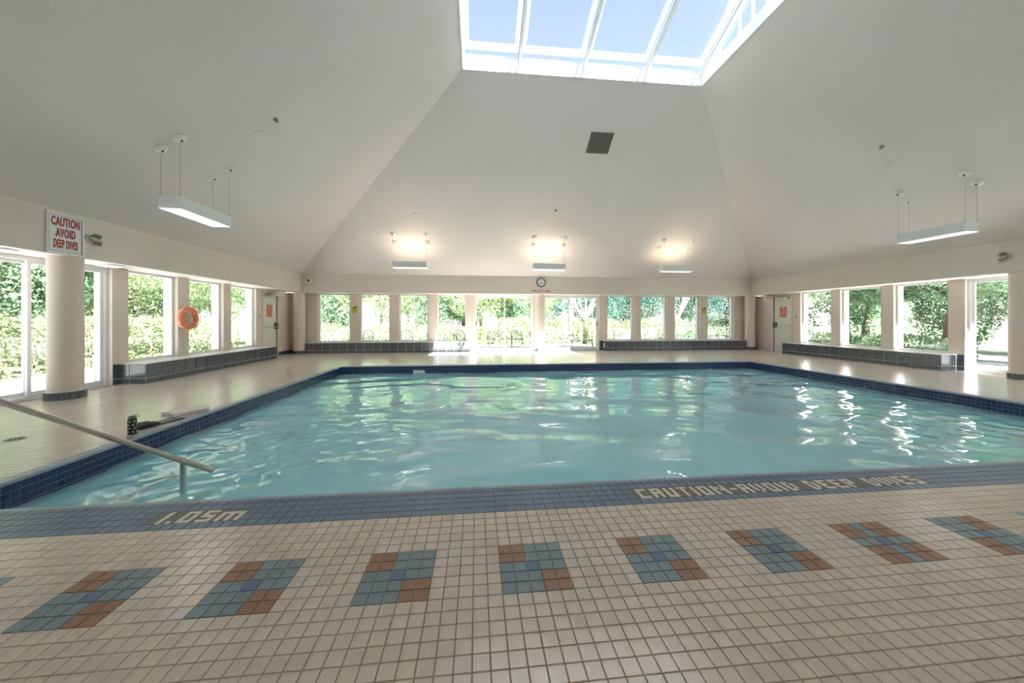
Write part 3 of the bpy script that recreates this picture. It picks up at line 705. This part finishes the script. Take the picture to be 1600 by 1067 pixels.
# exit sign boxes
for x, y, lb in [(-6.36, 12.03, 'left'), (11.06, 12.35, 'right')]:
    s = empty('exit_box', (x, y, ZS), 0, 'plain white exit light box hanging before the %s exit door' % lb, 'exit light')
    m = MB(); m.box((-.15, -.03, -.20), (.15, .03, -.02)); m.build('housing', 'plastic_white', s, .006)
    m = MB(); m.tube([(0, 0, 0), (0, 0, -.02)], .03, 12); m.build('mount', 'plastic_white', s)
# call points beside doors
for x, sg_, y, lb in [(XL, 1, 11.40, 'left'), (XR, -1, 11.42, 'right')]:
    s = empty('key_switch', (x, y, 1.30), 0, 'small metal key switch on the wall beside the %s exit door' % lb, 'switch')
    m = MB(); m.box(tuple(sorted((0, .015 * sg_)))[:1] + (-.04, -.06), (max(0, .015 * sg_), .04, .06)); m.build('plate', 'steel', s, .003)
    m = MB(); m.tube([(.015 * sg_, 0, .025), (.03 * sg_, 0, .025)], .014, 10); m.tube([(.015 * sg_, 0, -.028), (.03 * sg_, 0, -.028)], .014, 10); m.build('button', 'plastic_black', s)
# yellow notices
for x, lb in [(-4.455, 'left'), (9.135, 'right')]:
    s = empty('yellow_notice', (x, YB, 1.56), 0, 'small yellow notice with dark mark on a back pier, %s of the doors' % lb, 'notice')
    m = MB(); m.box((-.095, -.006, -.125), (.095, 0, .125)); m.build('plate', 'sign_yellow', s)
    m = MB(); T_ = Matrix.Translation((0, -.007, .07)) @ Matrix.Rotation(R(-18), 4, 'Y'); m.box((-.07, -.001, -.014), (.06, .001, .016), 0, T_); m.box((.01, -.001, .0), (.085, .001, .04), 0, T_); m.build('mark', 'black_paint', s)
    m = MB()
    for k in range(3): m.box((-.065, -.0075, -.02 - .035 * k), (.065, -.006, -.01 - .035 * k))
    m.build('text_line', 'grille', s)
# wall outlet on the right ledge end
s = empty('outlet_box', (4.93 - .009, 13.2, .22), 0, 'white outlet cover on the end of the right back ledge', 'outlet')
m = MB(); m.box((-.012, -.06, -.08), (0, .06, .08)); m.build('cover', 'plastic_white', s, .003)
m = MB(); m.box((-.016, -.03, -.045), (-.012, .03, .045)); m.build('socket', 'lamp_body', s)

# ------------------------------------------------------------------ ceiling fittings
MS = (SKZ - ZB)
def zc_left(x): return ZB + (x - BL) * MS / (SKX0 - BL)
def zc_right(x): return ZB + (BR - x) * MS / (BR - SKX1)
def zc_back(y): return ZB + (BB - y) * MS / (BB - SKY1)
def frame_on(face):
    if face == 'back': nrm = Vector((0, -MS, -(BB - SKY1))).normalized(); xa = Vector((1, 0, 0))
    elif face == 'left': nrm = Vector((MS, 0, -(SKX0 - BL))).normalized(); xa = Vector((0, 1, 0))
    else: nrm = Vector((-MS, 0, -(BR - SKX1))).normalized(); xa = Vector((0, 1, 0))
    ya = nrm.cross(xa).normalized(); return Matrix((xa, ya, nrm)).transposed().to_4x4()
FR = {k: frame_on(k) for k in ('back', 'left', 'right')}
# return-air grille
g = empty('air_grille', (3.07, 8.55, zc_back(8.55)), 0, 'square brown return-air grille high on the back ceiling slope', 'vent')
T_ = FR['back']; m = MB(); W, H_ = .29, .27
for lo, hi in [((-W, -H_, -.005), (-W + .02, H_, .014)), ((W - .02, -H_, -.005), (W, H_, .014)), ((-W, -H_, -.005), (W, -H_ + .02, .014)), ((-W, H_ - .02, -.005), (W, H_, .014))]: m.box(lo, hi, 0, T_)
m.build('grille_frame', 'grille', g)
m = MB(); m.box((-W, -H_, -.004), (W, H_, .0015), 0, T_); m.build('grille_back', 'rubber', g)
for k in range(16):
    m = MB(); y_ = -H_ + .035 + k * (2 * H_ - .07) / 15; m.box((-W + .02, y_ - .012, .002), (W - .02, y_ + .010, .009), 0, T_); m.build('slat', 'grille', g)
def disc_fit(name, face, x, y, label, cat, group, kind):
    z = {'back': zc_back(y), 'left': zc_left(x), 'right': zc_right(x)}[face]
    s = empty(name, (x, y, z), 0, label, cat, group); T_ = FR[face]
    if kind == 'smoke':
        m = MB(); m.lathe([(.10, 0), (.10, .008), (.085, .015)], 26, T=T_); m.build('trim_ring', 'plastic_white', s)
        m = MB(); m.lathe([(.085, .013), (.075, .012), (0, .012)], 26, T=T_); m.build('cover', 'paint_beam', s)
    else:
        m = MB(); m.lathe([(.035, 0), (.04, .008), (.02, .014), (.012, .02)], 18, T=T_); m.build('escutcheon', 'cap_grey', s)
        m = MB(); m.lathe([(.012, .01), (.012, .045)], 10, T=T_); m.lathe([(0, .05), (.026, .05), (.026, .054), (0, .054)], 12, T=T_)
        m.box((-.022, -.003, .02), (-.016, .003, .052), 0, T_); m.box((.016, -.003, .02), (.022, .003, .052), 0, T_); m.build('sprinkler_head', 'cap_grey', s)
disc_fit('ceiling_speaker', 'left', -3.66, 6.3, 'round flush ceiling disc on the left slope', 'speaker', 'round ceiling discs', 'smoke')
disc_fit('ceiling_speaker', 'right', 8.29, 6.31, 'round flush ceiling disc on the right slope', 'speaker', 'round ceiling discs', 'smoke')
disc_fit('ceiling_speaker', 'back', -1.79, 10.59, 'round ceiling disc above the left back pendant', 'speaker', 'round ceiling discs', 'smoke')
disc_fit('ceiling_speaker', 'back', 6.45, 10.59, 'round ceiling disc above the right back pendant', 'speaker', 'round ceiling discs', 'smoke')
disc_fit('sprinkler', 'left', -3.32, 6.17, 'chrome sprinkler head on the left slope', 'sprinkler', 'sprinkler heads', 's')
disc_fit('sprinkler', 'right', 7.9, 6.12, 'chrome sprinkler head on the right slope', 'sprinkler', 'sprinkler heads', 's')
disc_fit('sprinkler', 'back', 2.34, 10.29, 'chrome sprinkler head on the back slope above the middle pendant', 'sprinkler', 'sprinkler heads', 's')

# pendants: body long axis along u
def pendant(cx, cy, along, face, label, lit, zbot=2.83):
    p = empty('pendant_light', (cx, cy, zbot), 0, label, 'pendant light', 'hanging box lights')
    L, W, H_ = 1.05, .30, .19
    hx, hy = (L / 2, W / 2) if along == 'x' else (W / 2, L / 2); t = .012
    m = MB(); m.box((-hx, -hy, .01), (-hx + t, hy, H_)); m.box((hx - t, -hy, .01), (hx, hy, H_)); m.box((-hx + t, -hy, .01), (hx - t, -hy + t, H_)); m.box((-hx + t, hy - t, .01), (hx - t, hy, H_))
    m.box((-hx + t, -hy + t, .06), (hx - t, hy - t, .07)); m.build('housing', 'lamp_body', p)
    m = MB(); m.box((-hx + .004, -hy + .004, 0), (hx - .004, hy - .004, .012)); m.build('diffuser', 'lamp_on', p)
    if lit:
        m = MB()
        for s in (-.06, .06):
            a, b = ((-hx + .08, s, .155), (hx - .08, s, .155)) if along == 'x' else ((s, -hy + .08, .155), (s, hy - .08, .155))
            m.tube([a, b], .013, 8)
        m.build('tube_lamp', 'lamp_up', p)
    for sx in (-1, 1):
        for sy in (-1, 1):
            x, y = sx * (hx - .02), sy * (hy - .01) ; wx, wy = cx + x, cy + y
            zt = {'back': zc_back(wy), 'left': zc_left(wx), 'right': zc_right(wx)}[face] - zbot
            m = MB(); m.tube([(x, y, H_), (x, y, zt)], .003, 6)
            m.tube([(x, y, H_ - .02), (x, y, H_ + .03)], .008, 8); m.build('cable', 'cable', p)
            m = MB(); T_ = Matrix.Translation((x, y, zt)) @ FR[face]; m.lathe([(.082, 0), (.082, .010), (.062, .034), (.02, .045), (0, .046)], 20, T=T_); cn = m.build('canopy', 'plastic_white', p)
            m = MB(); m.lathe([(.016, .04), (.016, .056), (0, .056)], 8, T=T_); m.build('grommet', 'rubber', cn)
    # downlight
    ld = D.lights.new('downlight', 'AREA'); ld.shape = 'RECTANGLE'; ld.size = 2 * hx - .05; ld.size_y = 2 * hy - .05; ld.energy = LAMP_DOWN; ld.color = (1, .96, .9)
    lo = D.objects.new('downlight', ld); COL.objects.link(lo); lo.parent = p; lo.location = (0, 0, -.004)
    return p
pendant(-4.48, 6.14, 'y', 'left', 'white box pendant hanging from the left ceiling slope', False)
pendant(9.12, 6.14, 'y', 'right', 'white box pendant hanging from the right ceiling slope', False)
pendant(-2.09, 11.34, 'x', 'back', 'left of the three glowing pendants before the back wall', True)
pendant(2.35, 11.34, 'x', 'back', 'middle glowing pendant above the clock', True)
pendant(6.75, 11.34, 'x', 'back', 'right of the three glowing pendants before the back wall', True)

# ------------------------------------------------------------------ poolside things
# life ring on the second left pier
lr = empty('life_ring', (XL, 8.66, 1.235), 0, 'orange life ring with white rope hanging on the left wall pier', 'life ring')
pts = [(.075, .205 * math.cos(a), .205 * math.sin(a)) for a in np.linspace(0, 2 * PI, 48, endpoint=False)]
m = MB(); m.tube(pts, .062, 16, closed=True); m.build('ring', 'orange', lr)
for k in range(4):
    a0 = k * PI / 2 + PI / 4
    pt = [(.075 + .065 * math.cos(b), (.205 + .065 * math.sin(b)) * math.cos(a0), (.205 + .065 * math.sin(b)) * math.sin(a0)) for b in np.linspace(0, 2 * PI, 16, endpoint=False)]
    m = MB(); m.tube(pt, .010, 6, closed=True); m.build('rope_band', 'rope', lr)
m = MB(); m.tube([(.10, (.275 + .035 * abs(math.sin(2 * a + PI / 2))) * math.cos(a), (.275 + .035 * abs(math.sin(2 * a + PI / 2))) * math.sin(a)) for a in np.linspace(0, 2 * PI, 64, endpoint=False)], .008, 6, closed=True); m.build('grab_line', 'rope', lr)
m = MB()
for q in range(5): m.tube([(.05 + .012 * q, (.07 + .006 * q) * math.cos(a), -.02 + (.15 - .008 * q) * math.sin(a)) for a in np.linspace(0, 2 * PI, 24, endpoint=False)], .009, 6, closed=True)
m.build('rope_coil', 'rope', lr)
m = MB(); m.tube([(0, 0, .165), (.14, 0, .155), (.15, 0, .18)], .008, 6); m.build('hook', 'steel', lr)
# handrail
h = empty('handrail', (-3.9, 3.16, 0), 0, 'stainless steel pool handrail sloping down into the water', 'handrail')
m = MB(); e_, s_0 = Vector((-2.19 + 3.9, 0, -.06)), Vector((-3.75 + 3.9, 0, .553)); dr = (s_0 - e_).normalized(); top = s_0 + dr * .45
m.tube([e_, s_0, top, top + Vector((-.10, 0, .015)), top + Vector((-.17, 0, -.03)), top + Vector((-.19, 0, -.12)), (top.x - .19, 0, .01)], .021, 14); m.build('rail', 'steel', h)
m = MB(); m.tube([(-2.42 + 3.9, 0, .02), (-2.42 + 3.9, 0, -1.1)], .021, 14); m.build('post', 'steel', h)
m = MB(); m.lathe([(.021, .02), (.045, .012), (.05, 0)], 20, T=Matrix.Translation((top.x - .19, 0, 0))); m.build('flange', 'steel', h)
# drink bottle
b = empty('water_bottle', (-3.60, 4.06, 0), R(20), 'dark olive water bottle with white dots standing at the pool edge', 'bottle')
m = MB(); m.lathe([(0, 0), (.034, 0), (.036, .006), (.036, .155), (.030, .168)], 24); bd = m.build('body', 'olive', b)
m = MB(); m.lathe([(.030, .166), (.031, .17), (.031, .188), (.024, .193), (0, .193)], 20); m.build('cap', 'cap_grey', b)
m = MB(); m.tube([(.028 + .022 * math.cos(a), 0, .19 + .018 * math.sin(a)) for a in np.linspace(0, 2 * PI, 16, endpoint=False)], .0025, 6, closed=True); m.build('loop', 'cap_grey', b)
m = MB()
for r in range(4):
    for k in range(6):
        th = k * PI / 3 + (r % 2) * .3; T_ = Matrix.Rotation(th, 4, 'Z') @ Matrix.Translation((.0355, 0, .03 + r * .036)) @ Matrix.Rotation(PI / 2, 4, 'Y'); m.lathe([(0, .0015), (.007, .0015), (.007, 0)], 8, T=T_)
m.build('dot', 'plastic_white', bd)
# kickboard
k_ = empty('kickboard', (-3.72, 4.93, 0), R(62), 'pinkish white foam kickboard lying flat on the left pool deck', 'kickboard')
pl = [(-.20, -.13), (.12, -.14), (.17, -.12), (.21, -.05), (.22, 0), (.21, .05), (.17, .12), (.12, .14), (-.20, .13), (-.22, .11), (-.19, .05), (-.18, 0), (-.19, -.05), (-.22, -.11)]
m = MB(); m.prism(pl, .002, .042); m.build('board', 'board', k_, .006)
# swim fins
f = empty('swim_fins', (-3.66, 4.40, 0), R(80), 'dark rubber swim fins lying between the bottle and the kickboard', 'swim fins')
for q, dy, dz in ((0, -.035, 0), (1, .045, .0)):
    m = MB(); m.prism([(-.20, -.028), (-.12, -.04), (.02, -.035), (.25, -.06), (.24, 0), (.25, .05), (.02, .035), (-.12, .04), (-.20, .028)], .002, .014, 0, Matrix.Translation((0, dy, dz))); bl = m.build('blade', 'fin', f, .003)
    m = MB(); m.tube([(-.21, dy, .02), (-.15, dy, .03), (-.05, dy, .03), (.02, dy, .012)], [.022, .032, .026, .010], 12); m.build('foot_pocket', 'fin', bl)
# floor drain
d_ = empty('floor_drain', (-4.61, 4.0, 0), 0, 'round metal floor drain set in the left pool deck', 'drain')
m = MB(); m.lathe([(0, .006), (.065, .006), (.072, .004), (.072, -.003)], 28); m.build('cover', 'cap_grey', d_)
m = MB()
for k in range(8): m.box((.02, -.004, .006), (.055, .004, .0075), 0, Matrix.Rotation(k * PI / 4, 4, 'Z'))
m.build('slot', 'rubber', d_)

# ------------------------------------------------------------------ outdoors: ground
m = MB(); m.box((-60, -40, -.35), (-9.9, 60, -.12)); m.box((15.2, -40, -.35), (70, 60, -.12)); m.box((-9.9, 17.2, -.35), (15.2, 60, -.12)); m.box((-9.9, -40, -.35), (15.2, -5, -.12))
tag(m.build('lawn', 'lawn'), kind='structure')
m = MB(); m.box((-9.9, -5, -.35), (OL, 17.2, -.06)); m.box((OR_, -5, -.35), (15.2, 17.2, -.06)); m.box((OL, OB, -.35), (OR_, 17.2, -.06))
tag(m.build('patio', 'concrete'), kind='structure')
m = MB(); m.box((15.2, -5, -.3), (19.5, 30, -.10)); tag(m.build('side_path', 'asphalt'), kind='structure')
GZ = -.12
# leaves
def leaves(pts, nrm, size, rg):
    n = len(pts); a = rg.normal(size=(n, 3)); a /= np.linalg.norm(a, axis=1)[:, None]
    nn = nrm + rg.normal(size=(n, 3)) * .7; nn /= np.linalg.norm(nn, axis=1)[:, None]
    u = np.cross(nn, a); u /= np.linalg.norm(u, axis=1)[:, None]; v = np.cross(nn, u)
    s = size * rg.uniform(.6, 1.3, n)[:, None]
    V = np.stack([pts - u * s, pts - v * s * .5 + nn * s * .12, pts + u * s, pts + v * s * .5 + nn * s * .12], 1).reshape(-1, 3)
    return V, np.arange(n * 4).reshape(-1, 4)
def crown_mesh(name, material, n, rx_, rz_, zc, size, seed, lumps=14, hole=.0):
    rg = np.random.default_rng(seed); P = []; N = []
    cs = rg.normal(size=(lumps, 3)); cs /= np.linalg.norm(cs, axis=1)[:, None]; cs *= rg.uniform(.35, .78, lumps)[:, None]
    cs = np.vstack([cs, [[0, 0, 0]]]); rr = np.append(rg.uniform(.28, .48, lumps), .5)
    pick = rg.integers(0, lumps + 1, n); d = rg.normal(size=(n, 3)); d /= np.linalg.norm(d, axis=1)[:, None]
    rad = rr[pick] * rg.uniform(.55, 1.05, n) ** .5
    p = cs[pick] + d * rad[:, None]; p *= np.array([rx_, rx_, rz_]); p[:, 2] += zc
    V, F = leaves(p, d, size, rg); return np_mesh(name, V, F, [material])
def trunk_mb(h, r, branches, spread, seed, zfork=.35):
    rg = random.Random(seed); m = MB(); top = Vector((rg.uniform(-.1, .1), rg.uniform(-.1, .1), h * zfork))
    m.tube([(0, 0, -.1), (0, 0, .1), top * .5, top], [r * 1.35, r * 1.1, r * .95, r * .45], 9)
    for k in range(branches):
        a = 2 * PI * k / branches + rg.uniform(-.3, .3); e = Vector((math.cos(a) * spread * rg.uniform(.6, 1), math.sin(a) * spread * rg.uniform(.6, 1), h * rg.uniform(.8, 1)))
        q = top.lerp(e, .5) + Vector((rg.uniform(-.15, .15), rg.uniform(-.15, .15), .15)); m.tube([top * .72, top, q, e], [r * .5, r * .55, r * .38, r * .12], 7)
        for s in range(2):
            e2 = q + Vector((rg.uniform(-1, 1) * spread * .5, rg.uniform(-1, 1) * spread * .5, h * .25)); m.tube([q, (q + e2) / 2, e2], [r * .3, r * .2, r * .06], 6)
    return m
TREE = {}
def tree(kind, x, y, label, s=1, rz=0, group='trees outside the windows'):
    if kind not in TREE:
        t = empty('tree', (0, 0, 0))
        if kind == 'lime':
            link('foliage', crown_mesh('foliage', 'leaf_lime', 20000, 2.1, 2.6, 2.9, .055, 3), t); trunk_mb(4.4, .10, 6, 1.4, 1).build('trunk', 'bark', t)
        elif kind == 'mid':
            link('foliage', crown_mesh('foliage', 'leaf_mid', 22000, 2.3, 2.8, 3.2, .06, 4), t); trunk_mb(4.6, .13, 6, 1.5, 2).build('trunk', 'bark', t)
        elif kind == 'dark':
            link('foliage', crown_mesh('foliage', 'leaf_dark', 20000, 2.2, 3.6, 3.5, .06, 5, 18), t); trunk_mb(5.5, .14, 7, 1.3, 3).build('trunk', 'bark', t)
        elif kind == 'pale':
            link('foliage', crown_mesh('foliage', 'leaf_lime', 8000, 2.1, 1.3, 4.0, .06, 6), t); trunk_mb(4.2, .12, 8, 1.7, 4, .3).build('trunk', 'bark_pale', t)
        elif kind == 'shade':
            link('foliage', crown_mesh('foliage', 'leaf_mid', 20000, 2.6, 1.7, 3.1, .065, 8), t); trunk_mb(4.4, .17, 6, 1.8, 5, .45).build('trunk', 'bark', t)
        TREE[kind] = t; o = t
    else: o = copy_tree(TREE[kind])
    o.location = (x, y, GZ); o.rotation_euler = (0, 0, rz); o.scale = (s, s, s); tag(o, label, 'tree', group); return o
def bush_mesh(name, material, L, Wd, H_, n, size, seed):
    rg = np.random.default_rng(seed); k = rg.random(n)
    x = rg.uniform(-L / 2, L / 2, n); ang = rg.uniform(-.15, PI + .15, n)
    bump_ = 1 + .07 * np.sin(x * 2.1 + seed) + .05 * np.sin(x * 5.3)
    rad = rg.uniform(.82, 1.04, n) * bump_
    sgn_c = np.sign(np.cos(ang)) * np.abs(np.cos(ang)) ** .45; sn = np.abs(np.sin(ang)) ** .45 * np.sign(np.sin(ang))
    y = Wd / 2 * rad * sgn_c; z = np.maximum(.03, H_ * (rad * np.maximum(sn, 0)) ) * np.where(k < .30, rg.random(n), 1)
    endm = rg.random(n) < min(.3, Wd / (L + Wd)); x = np.where(endm, np.sign(x) * L / 2 * rg.uniform(.97, 1.02, n), x); y = np.where(endm, y * rg.random(n), y); z = np.where(endm, z * rg.random(n), z)
    p = np.stack([x, y, z], 1); nr = np.stack([np.zeros(n), sgn_c, sn], 1); V, F = leaves(p, nr, size, rg)
    return np_mesh(name, V, F, [material])
def bush(x, y, L, Wd, H_, n, label, cat='hedge', material='leaf_hedge', rz=0, seed=1, size=.055, name='hedge', group=None):
    b = empty(name, (x, y, GZ), rz, label, cat, group)
    link('foliage', bush_mesh('foliage', material, L, Wd, H_, n, size, seed), b)
    m = MB()
    for k in range(max(3, int(L / .6))):
        xx = -L / 2 + (k + .5) * L / max(3, int(L / .6)); m.tube([(xx, 0, -.05), (xx + .05, .03, H_ * .45), (xx - .1, -.05, H_ * .8)], [.03, .022, .008], 6)
    m.build('stem', 'bark', b); return b
# left side
bush(-10.6, 8.0, 16, 1.4, 1.42, 21000, 'long clipped hedge outside the left windows', rz=PI / 2, seed=2)
tree('mid', -12.9, 5.6, 'tree behind the hedge seen left of the near left column', 1, .3)
tree('dark', -14.6, 8.1, 'dark tree behind the hedge right of the near left column', 1, 1)
tree('mid', -13.0, 10.6, 'tree behind the hedge in the first left window', 1, 2.2)
tree('lime', -12.9, 14.2, 'yellow-green tree seen through the second left window', 1.05, .4)
tree('dark', -15.5, 12.6, 'dark tree far behind the first left window', 1.2, 2)
tree('lime', -12.4, 18.0, 'yellow-green tree seen through the third left window', 1.1, 1.4)
tree('mid', -12.8, 1.6, 'tree behind the hedge left of the picture', 1.1, 3)
tree('dark', -16.5, 17.5, 'dark tree at the far left corner of the garden', 1.3, 3)
# back
bush(-4.2, 19.0, 10.5, 1.5, 1.0, 13000, 'low bright hedge behind the left back windows', seed=3)
bush(3.4, 19.1, 4.4, 1.5, 1.38, 8000, 'bright hedge behind the glass doors', seed=4)
bush(8.1, 18.6, 4.4, 1.4, 1.28, 8000, 'rounded bright hedge behind the right back windows', seed=5)
bush(12.9, 18.6, 4.2, 1.4, 1.32, 7000, 'hedge seen through the window nearest the right corner', seed=6, material='leaf_mid')
for x, y, k, s, lb in [(-8.6, 21.6, 'mid', 1.15, 'leafy tree at the left end behind the back windows'), (-5.6, 21.2, 'lime', 1.15, 'yellow-green tree seen through the second back window'),
                       (-2.5, 21.5, 'mid', 1.1, 'leafy tree behind the third back window'), (.3, 20.9, 'lime', 1.1, 'yellow-green tree behind the fourth back window'),
                       (2.2, 22.9, 'mid', 1.05, 'leafy tree behind the left glass door'), (4.4, 26.5, 'lime', 1.1, 'yellow-green tree far behind the glass doors'),
                       (6.6, 20.6, 'pale', 1.0, 'pale many-stemmed tree behind the right glass door'), (8.9, 26.0, 'dark', 1.1, 'dark tree behind the right back hedge'),
                       (12.2, 26.5, 'dark', 1.2, 'dark tree behind the pale many-stemmed tree on the right'), (12.4, 20.9, 'pale', 1.0, 'pale many-stemmed tree seen through the third right back window'),
                       (16.0, 25.0, 'dark', 1.15, 'dark tree behind the window nearest the right corner'), (19.5, 24.0, 'dark', 1.3, 'dark tree at the far right corner of the garden'),
                       (-11.5, 25.5, 'dark', 1.4, 'tall dark tree behind the back left corner'), (-1.0, 27.5, 'dark', 1.4, 'tall dark tree far behind the fourth back window'), (5.2, 31, 'dark', 1.6, 'tall dark tree farthest behind the glass doors')]:
    tree(k, x, y, lb, s, x * 1.7)
# right side
for x, y, k, s, lb in [(15.4, 7.0, 'shade', 1.0, 'shade tree seen beside the near right column'), (16.3, 10.6, 'shade', 1.0, 'shade tree seen through the right window nearest the viewer'), (15.8, 13.6, 'shade', 1.05, 'shade tree in the middle right window'),
                       (15.4, 16.6, 'mid', 1.05, 'leafy tree in the right window nearest the exit door'), (20.5, 8.5, 'dark', 1.1, 'dark tree across the side path beside the near right column'), (20.4, 12.6, 'mid', 1.15, 'leafy tree across the side path, middle right window'), (21.5, 17.5, 'mid', 1.3, 'leafy tree across the side path, far right window'), (20.8, 4.0, 'mid', 1.2, 'leafy tree across the side path at the picture edge')]:
    tree(k, x, y, lb, s, y)
bush(14.9, 11.6, 4.6, .9, .75, 5200, 'low shrubs along the patio outside the right windows', rz=PI / 2, seed=9, material='leaf_mid', name='shrub', cat='shrub')

# ------------------------------------------------------------------ garden furniture
def iron_seat(w, arched):
    t = empty('garden_seat'); hw = w / 2
    m = MB()
    for k in range(9): m.box((-hw + .02, -.24 + k * .055, .41), (hw - .02, -.20 + k * .055, .425))
    m.build('seat', 'iron', t)
    for sx in (-1, 1):
        m = MB(); m.tube([(sx * hw, -.25, 0), (sx * hw, -.24, .42)], .022, 7); m.build('leg', 'iron', t)
        m = MB(); m.tube([(sx * hw, .27, 0), (sx * hw, .24, .42), (sx * hw, .30, .85)], .022, 7); m.build('leg', 'iron', t)
        m = MB(); m.tube([(sx * hw, -.25, .42), (sx * hw, -.26, .62), (sx * hw, -.1, .66), (sx * hw, .26, .64)], .02, 7); m.build('armrest', 'iron', t)
    m = MB(); topz = lambda x: .86 + (.12 * (1 - (x / hw) ** 2) if arched else 0)
    yb = lambda z: .24 + (z - .42) * .14
    m.tube([(x, yb(topz(x)), topz(x)) for x in np.linspace(-hw, hw, 13)], .022, 7); m.tube([(-hw, yb(.5), .5), (hw, yb(.5), .5)], .018, 6)
    n = max(4, int(w / .11))
    for k in range(-4, n + 1):
        for s in (1, -1):
            pts = []
            for q in np.linspace(0, 1, 9):
                x = -hw + k * w / n + (q * .42 if s > 0 else .42 - q * .42); z = .5 + q * .46
                if -hw <= x <= hw and z <= topz(x): pts.append((x, yb(z), z))
            if len(pts) > 1: m.tube([pts[0], pts[-1]], .012, 5)
    m.build('lattice_back', 'iron', t); return t
PZ = -.06
g1 = iron_seat(.62, True); g2 = iron_seat(1.05, False)
def put(o, first, x, y, rz, label, group, cat='garden seat'):
    c = o if first else copy_tree(o); c.location = (x, y, PZ); c.rotation_euler = (0, 0, rz); c.scale = (.8, .8, .8); tag(c, label, cat, group); return c
GG = 'iron garden seats on the patio'
put(g1, True, 1.85, 16.2, R(0), 'iron garden chair with arched lattice back behind the left glass door', GG)
put(g2, True, .95, 16.5, R(8), 'iron lattice bench behind the left glass door', GG)
put(g1, False, -5.0, 16.4, R(-15), 'iron lattice chair seen in the second back window', GG)
put(g1, False, -3.15, 16.3, R(12), 'iron lattice chair seen in the third back window', GG)
put(g1, False, -2.1, 16.4, R(-10), 'iron lattice chair at the right of the third back window', GG)
put(g1, False, -.75, 16.2, R(20), 'iron lattice chair seen in the fourth back window', GG)
put(g1, False, 2.72, 15.9, R(60), 'iron lattice chair just left of the middle column', GG)
put(g1, False, 9.2, 16.5, R(-20), 'iron lattice chair seen in the second right back window', GG)
put(g1, False, 11.2, 16.4, R(10), 'iron lattice chair seen in the third right back window', GG)
# loungers
def lounger():
    t = empty('sun_lounger'); m = MB()
    for sy in (-.3, .3):
        m.tube([(-.9, sy, .32), (.15, sy, .32), (.75, sy, .78)], .016, 7); m.tube([(-.8, sy, .32), (-.85, sy, 0)], .014, 7); m.tube([(.1, sy, .32), (.12, sy, 0)], .014, 7)
        m.tube([(-.1, sy, .32), (.0, sy, .52), (.35, sy, .55)], .013, 7)
    m.build('frame', 'iron', t)
    m = MB(); m.box((-.88, -.28, .31), (.14, .28, .325)); m.box((0, -.28, 0), (.74, .28, .014), 0, Matrix.Translation((.15, 0, .32)) @ Matrix.Rotation(-math.atan2(.46, .6), 4, 'Y')); m.build('sling', 'fabric_blue', t); return t
l1 = lounger(); l1.location = (4.55, 16.1, PZ); l1.rotation_euler = (0, 0, R(160)); tag(l1, 'pale blue lounger behind the right glass door', 'lounger', 'sun loungers on the patio')
for x, y, rz, lb in [(6.2, 16.3, 150, 'pale blue lounger seen in the first right back window'), (7.1, 16.5, 30, 'pale blue lounger between the first and second right back windows')]:
    c = copy_tree(l1); c.location = (x, y, PZ); c.rotation_euler = (0, 0, R(rz)); tag(c, lb, 'lounger', 'sun loungers on the patio')
# small table with red towel
t = empty('patio_table', (-6.35, 16.5, PZ), 0, 'small white patio table outside the first back window', 'table')
m = MB(); m.lathe([(0, .66), (.42, .66), (.43, .675), (.42, .69), (0, .69)], 28); m.build('tabletop', 'plastic_white', t)
for k in range(3):
    a = k * 2 * PI / 3; m = MB(); m.tube([(.08 * math.cos(a), .08 * math.sin(a), .66), (.3 * math.cos(a), .3 * math.sin(a), 0)], .016, 7); m.build('leg', 'plastic_white', t)
rt = empty('red_towel', (-6.12, 16.45, PZ + .69), .3, 'red towel heaped on the white patio table', 'towel')
m = MB(); m.lathe([(.15, 0), (.16, .04), (.11, .10), (.07, .14), (.03, .16), (0, .165)], 11); m.build('cloth', 'fabric_red', rt)
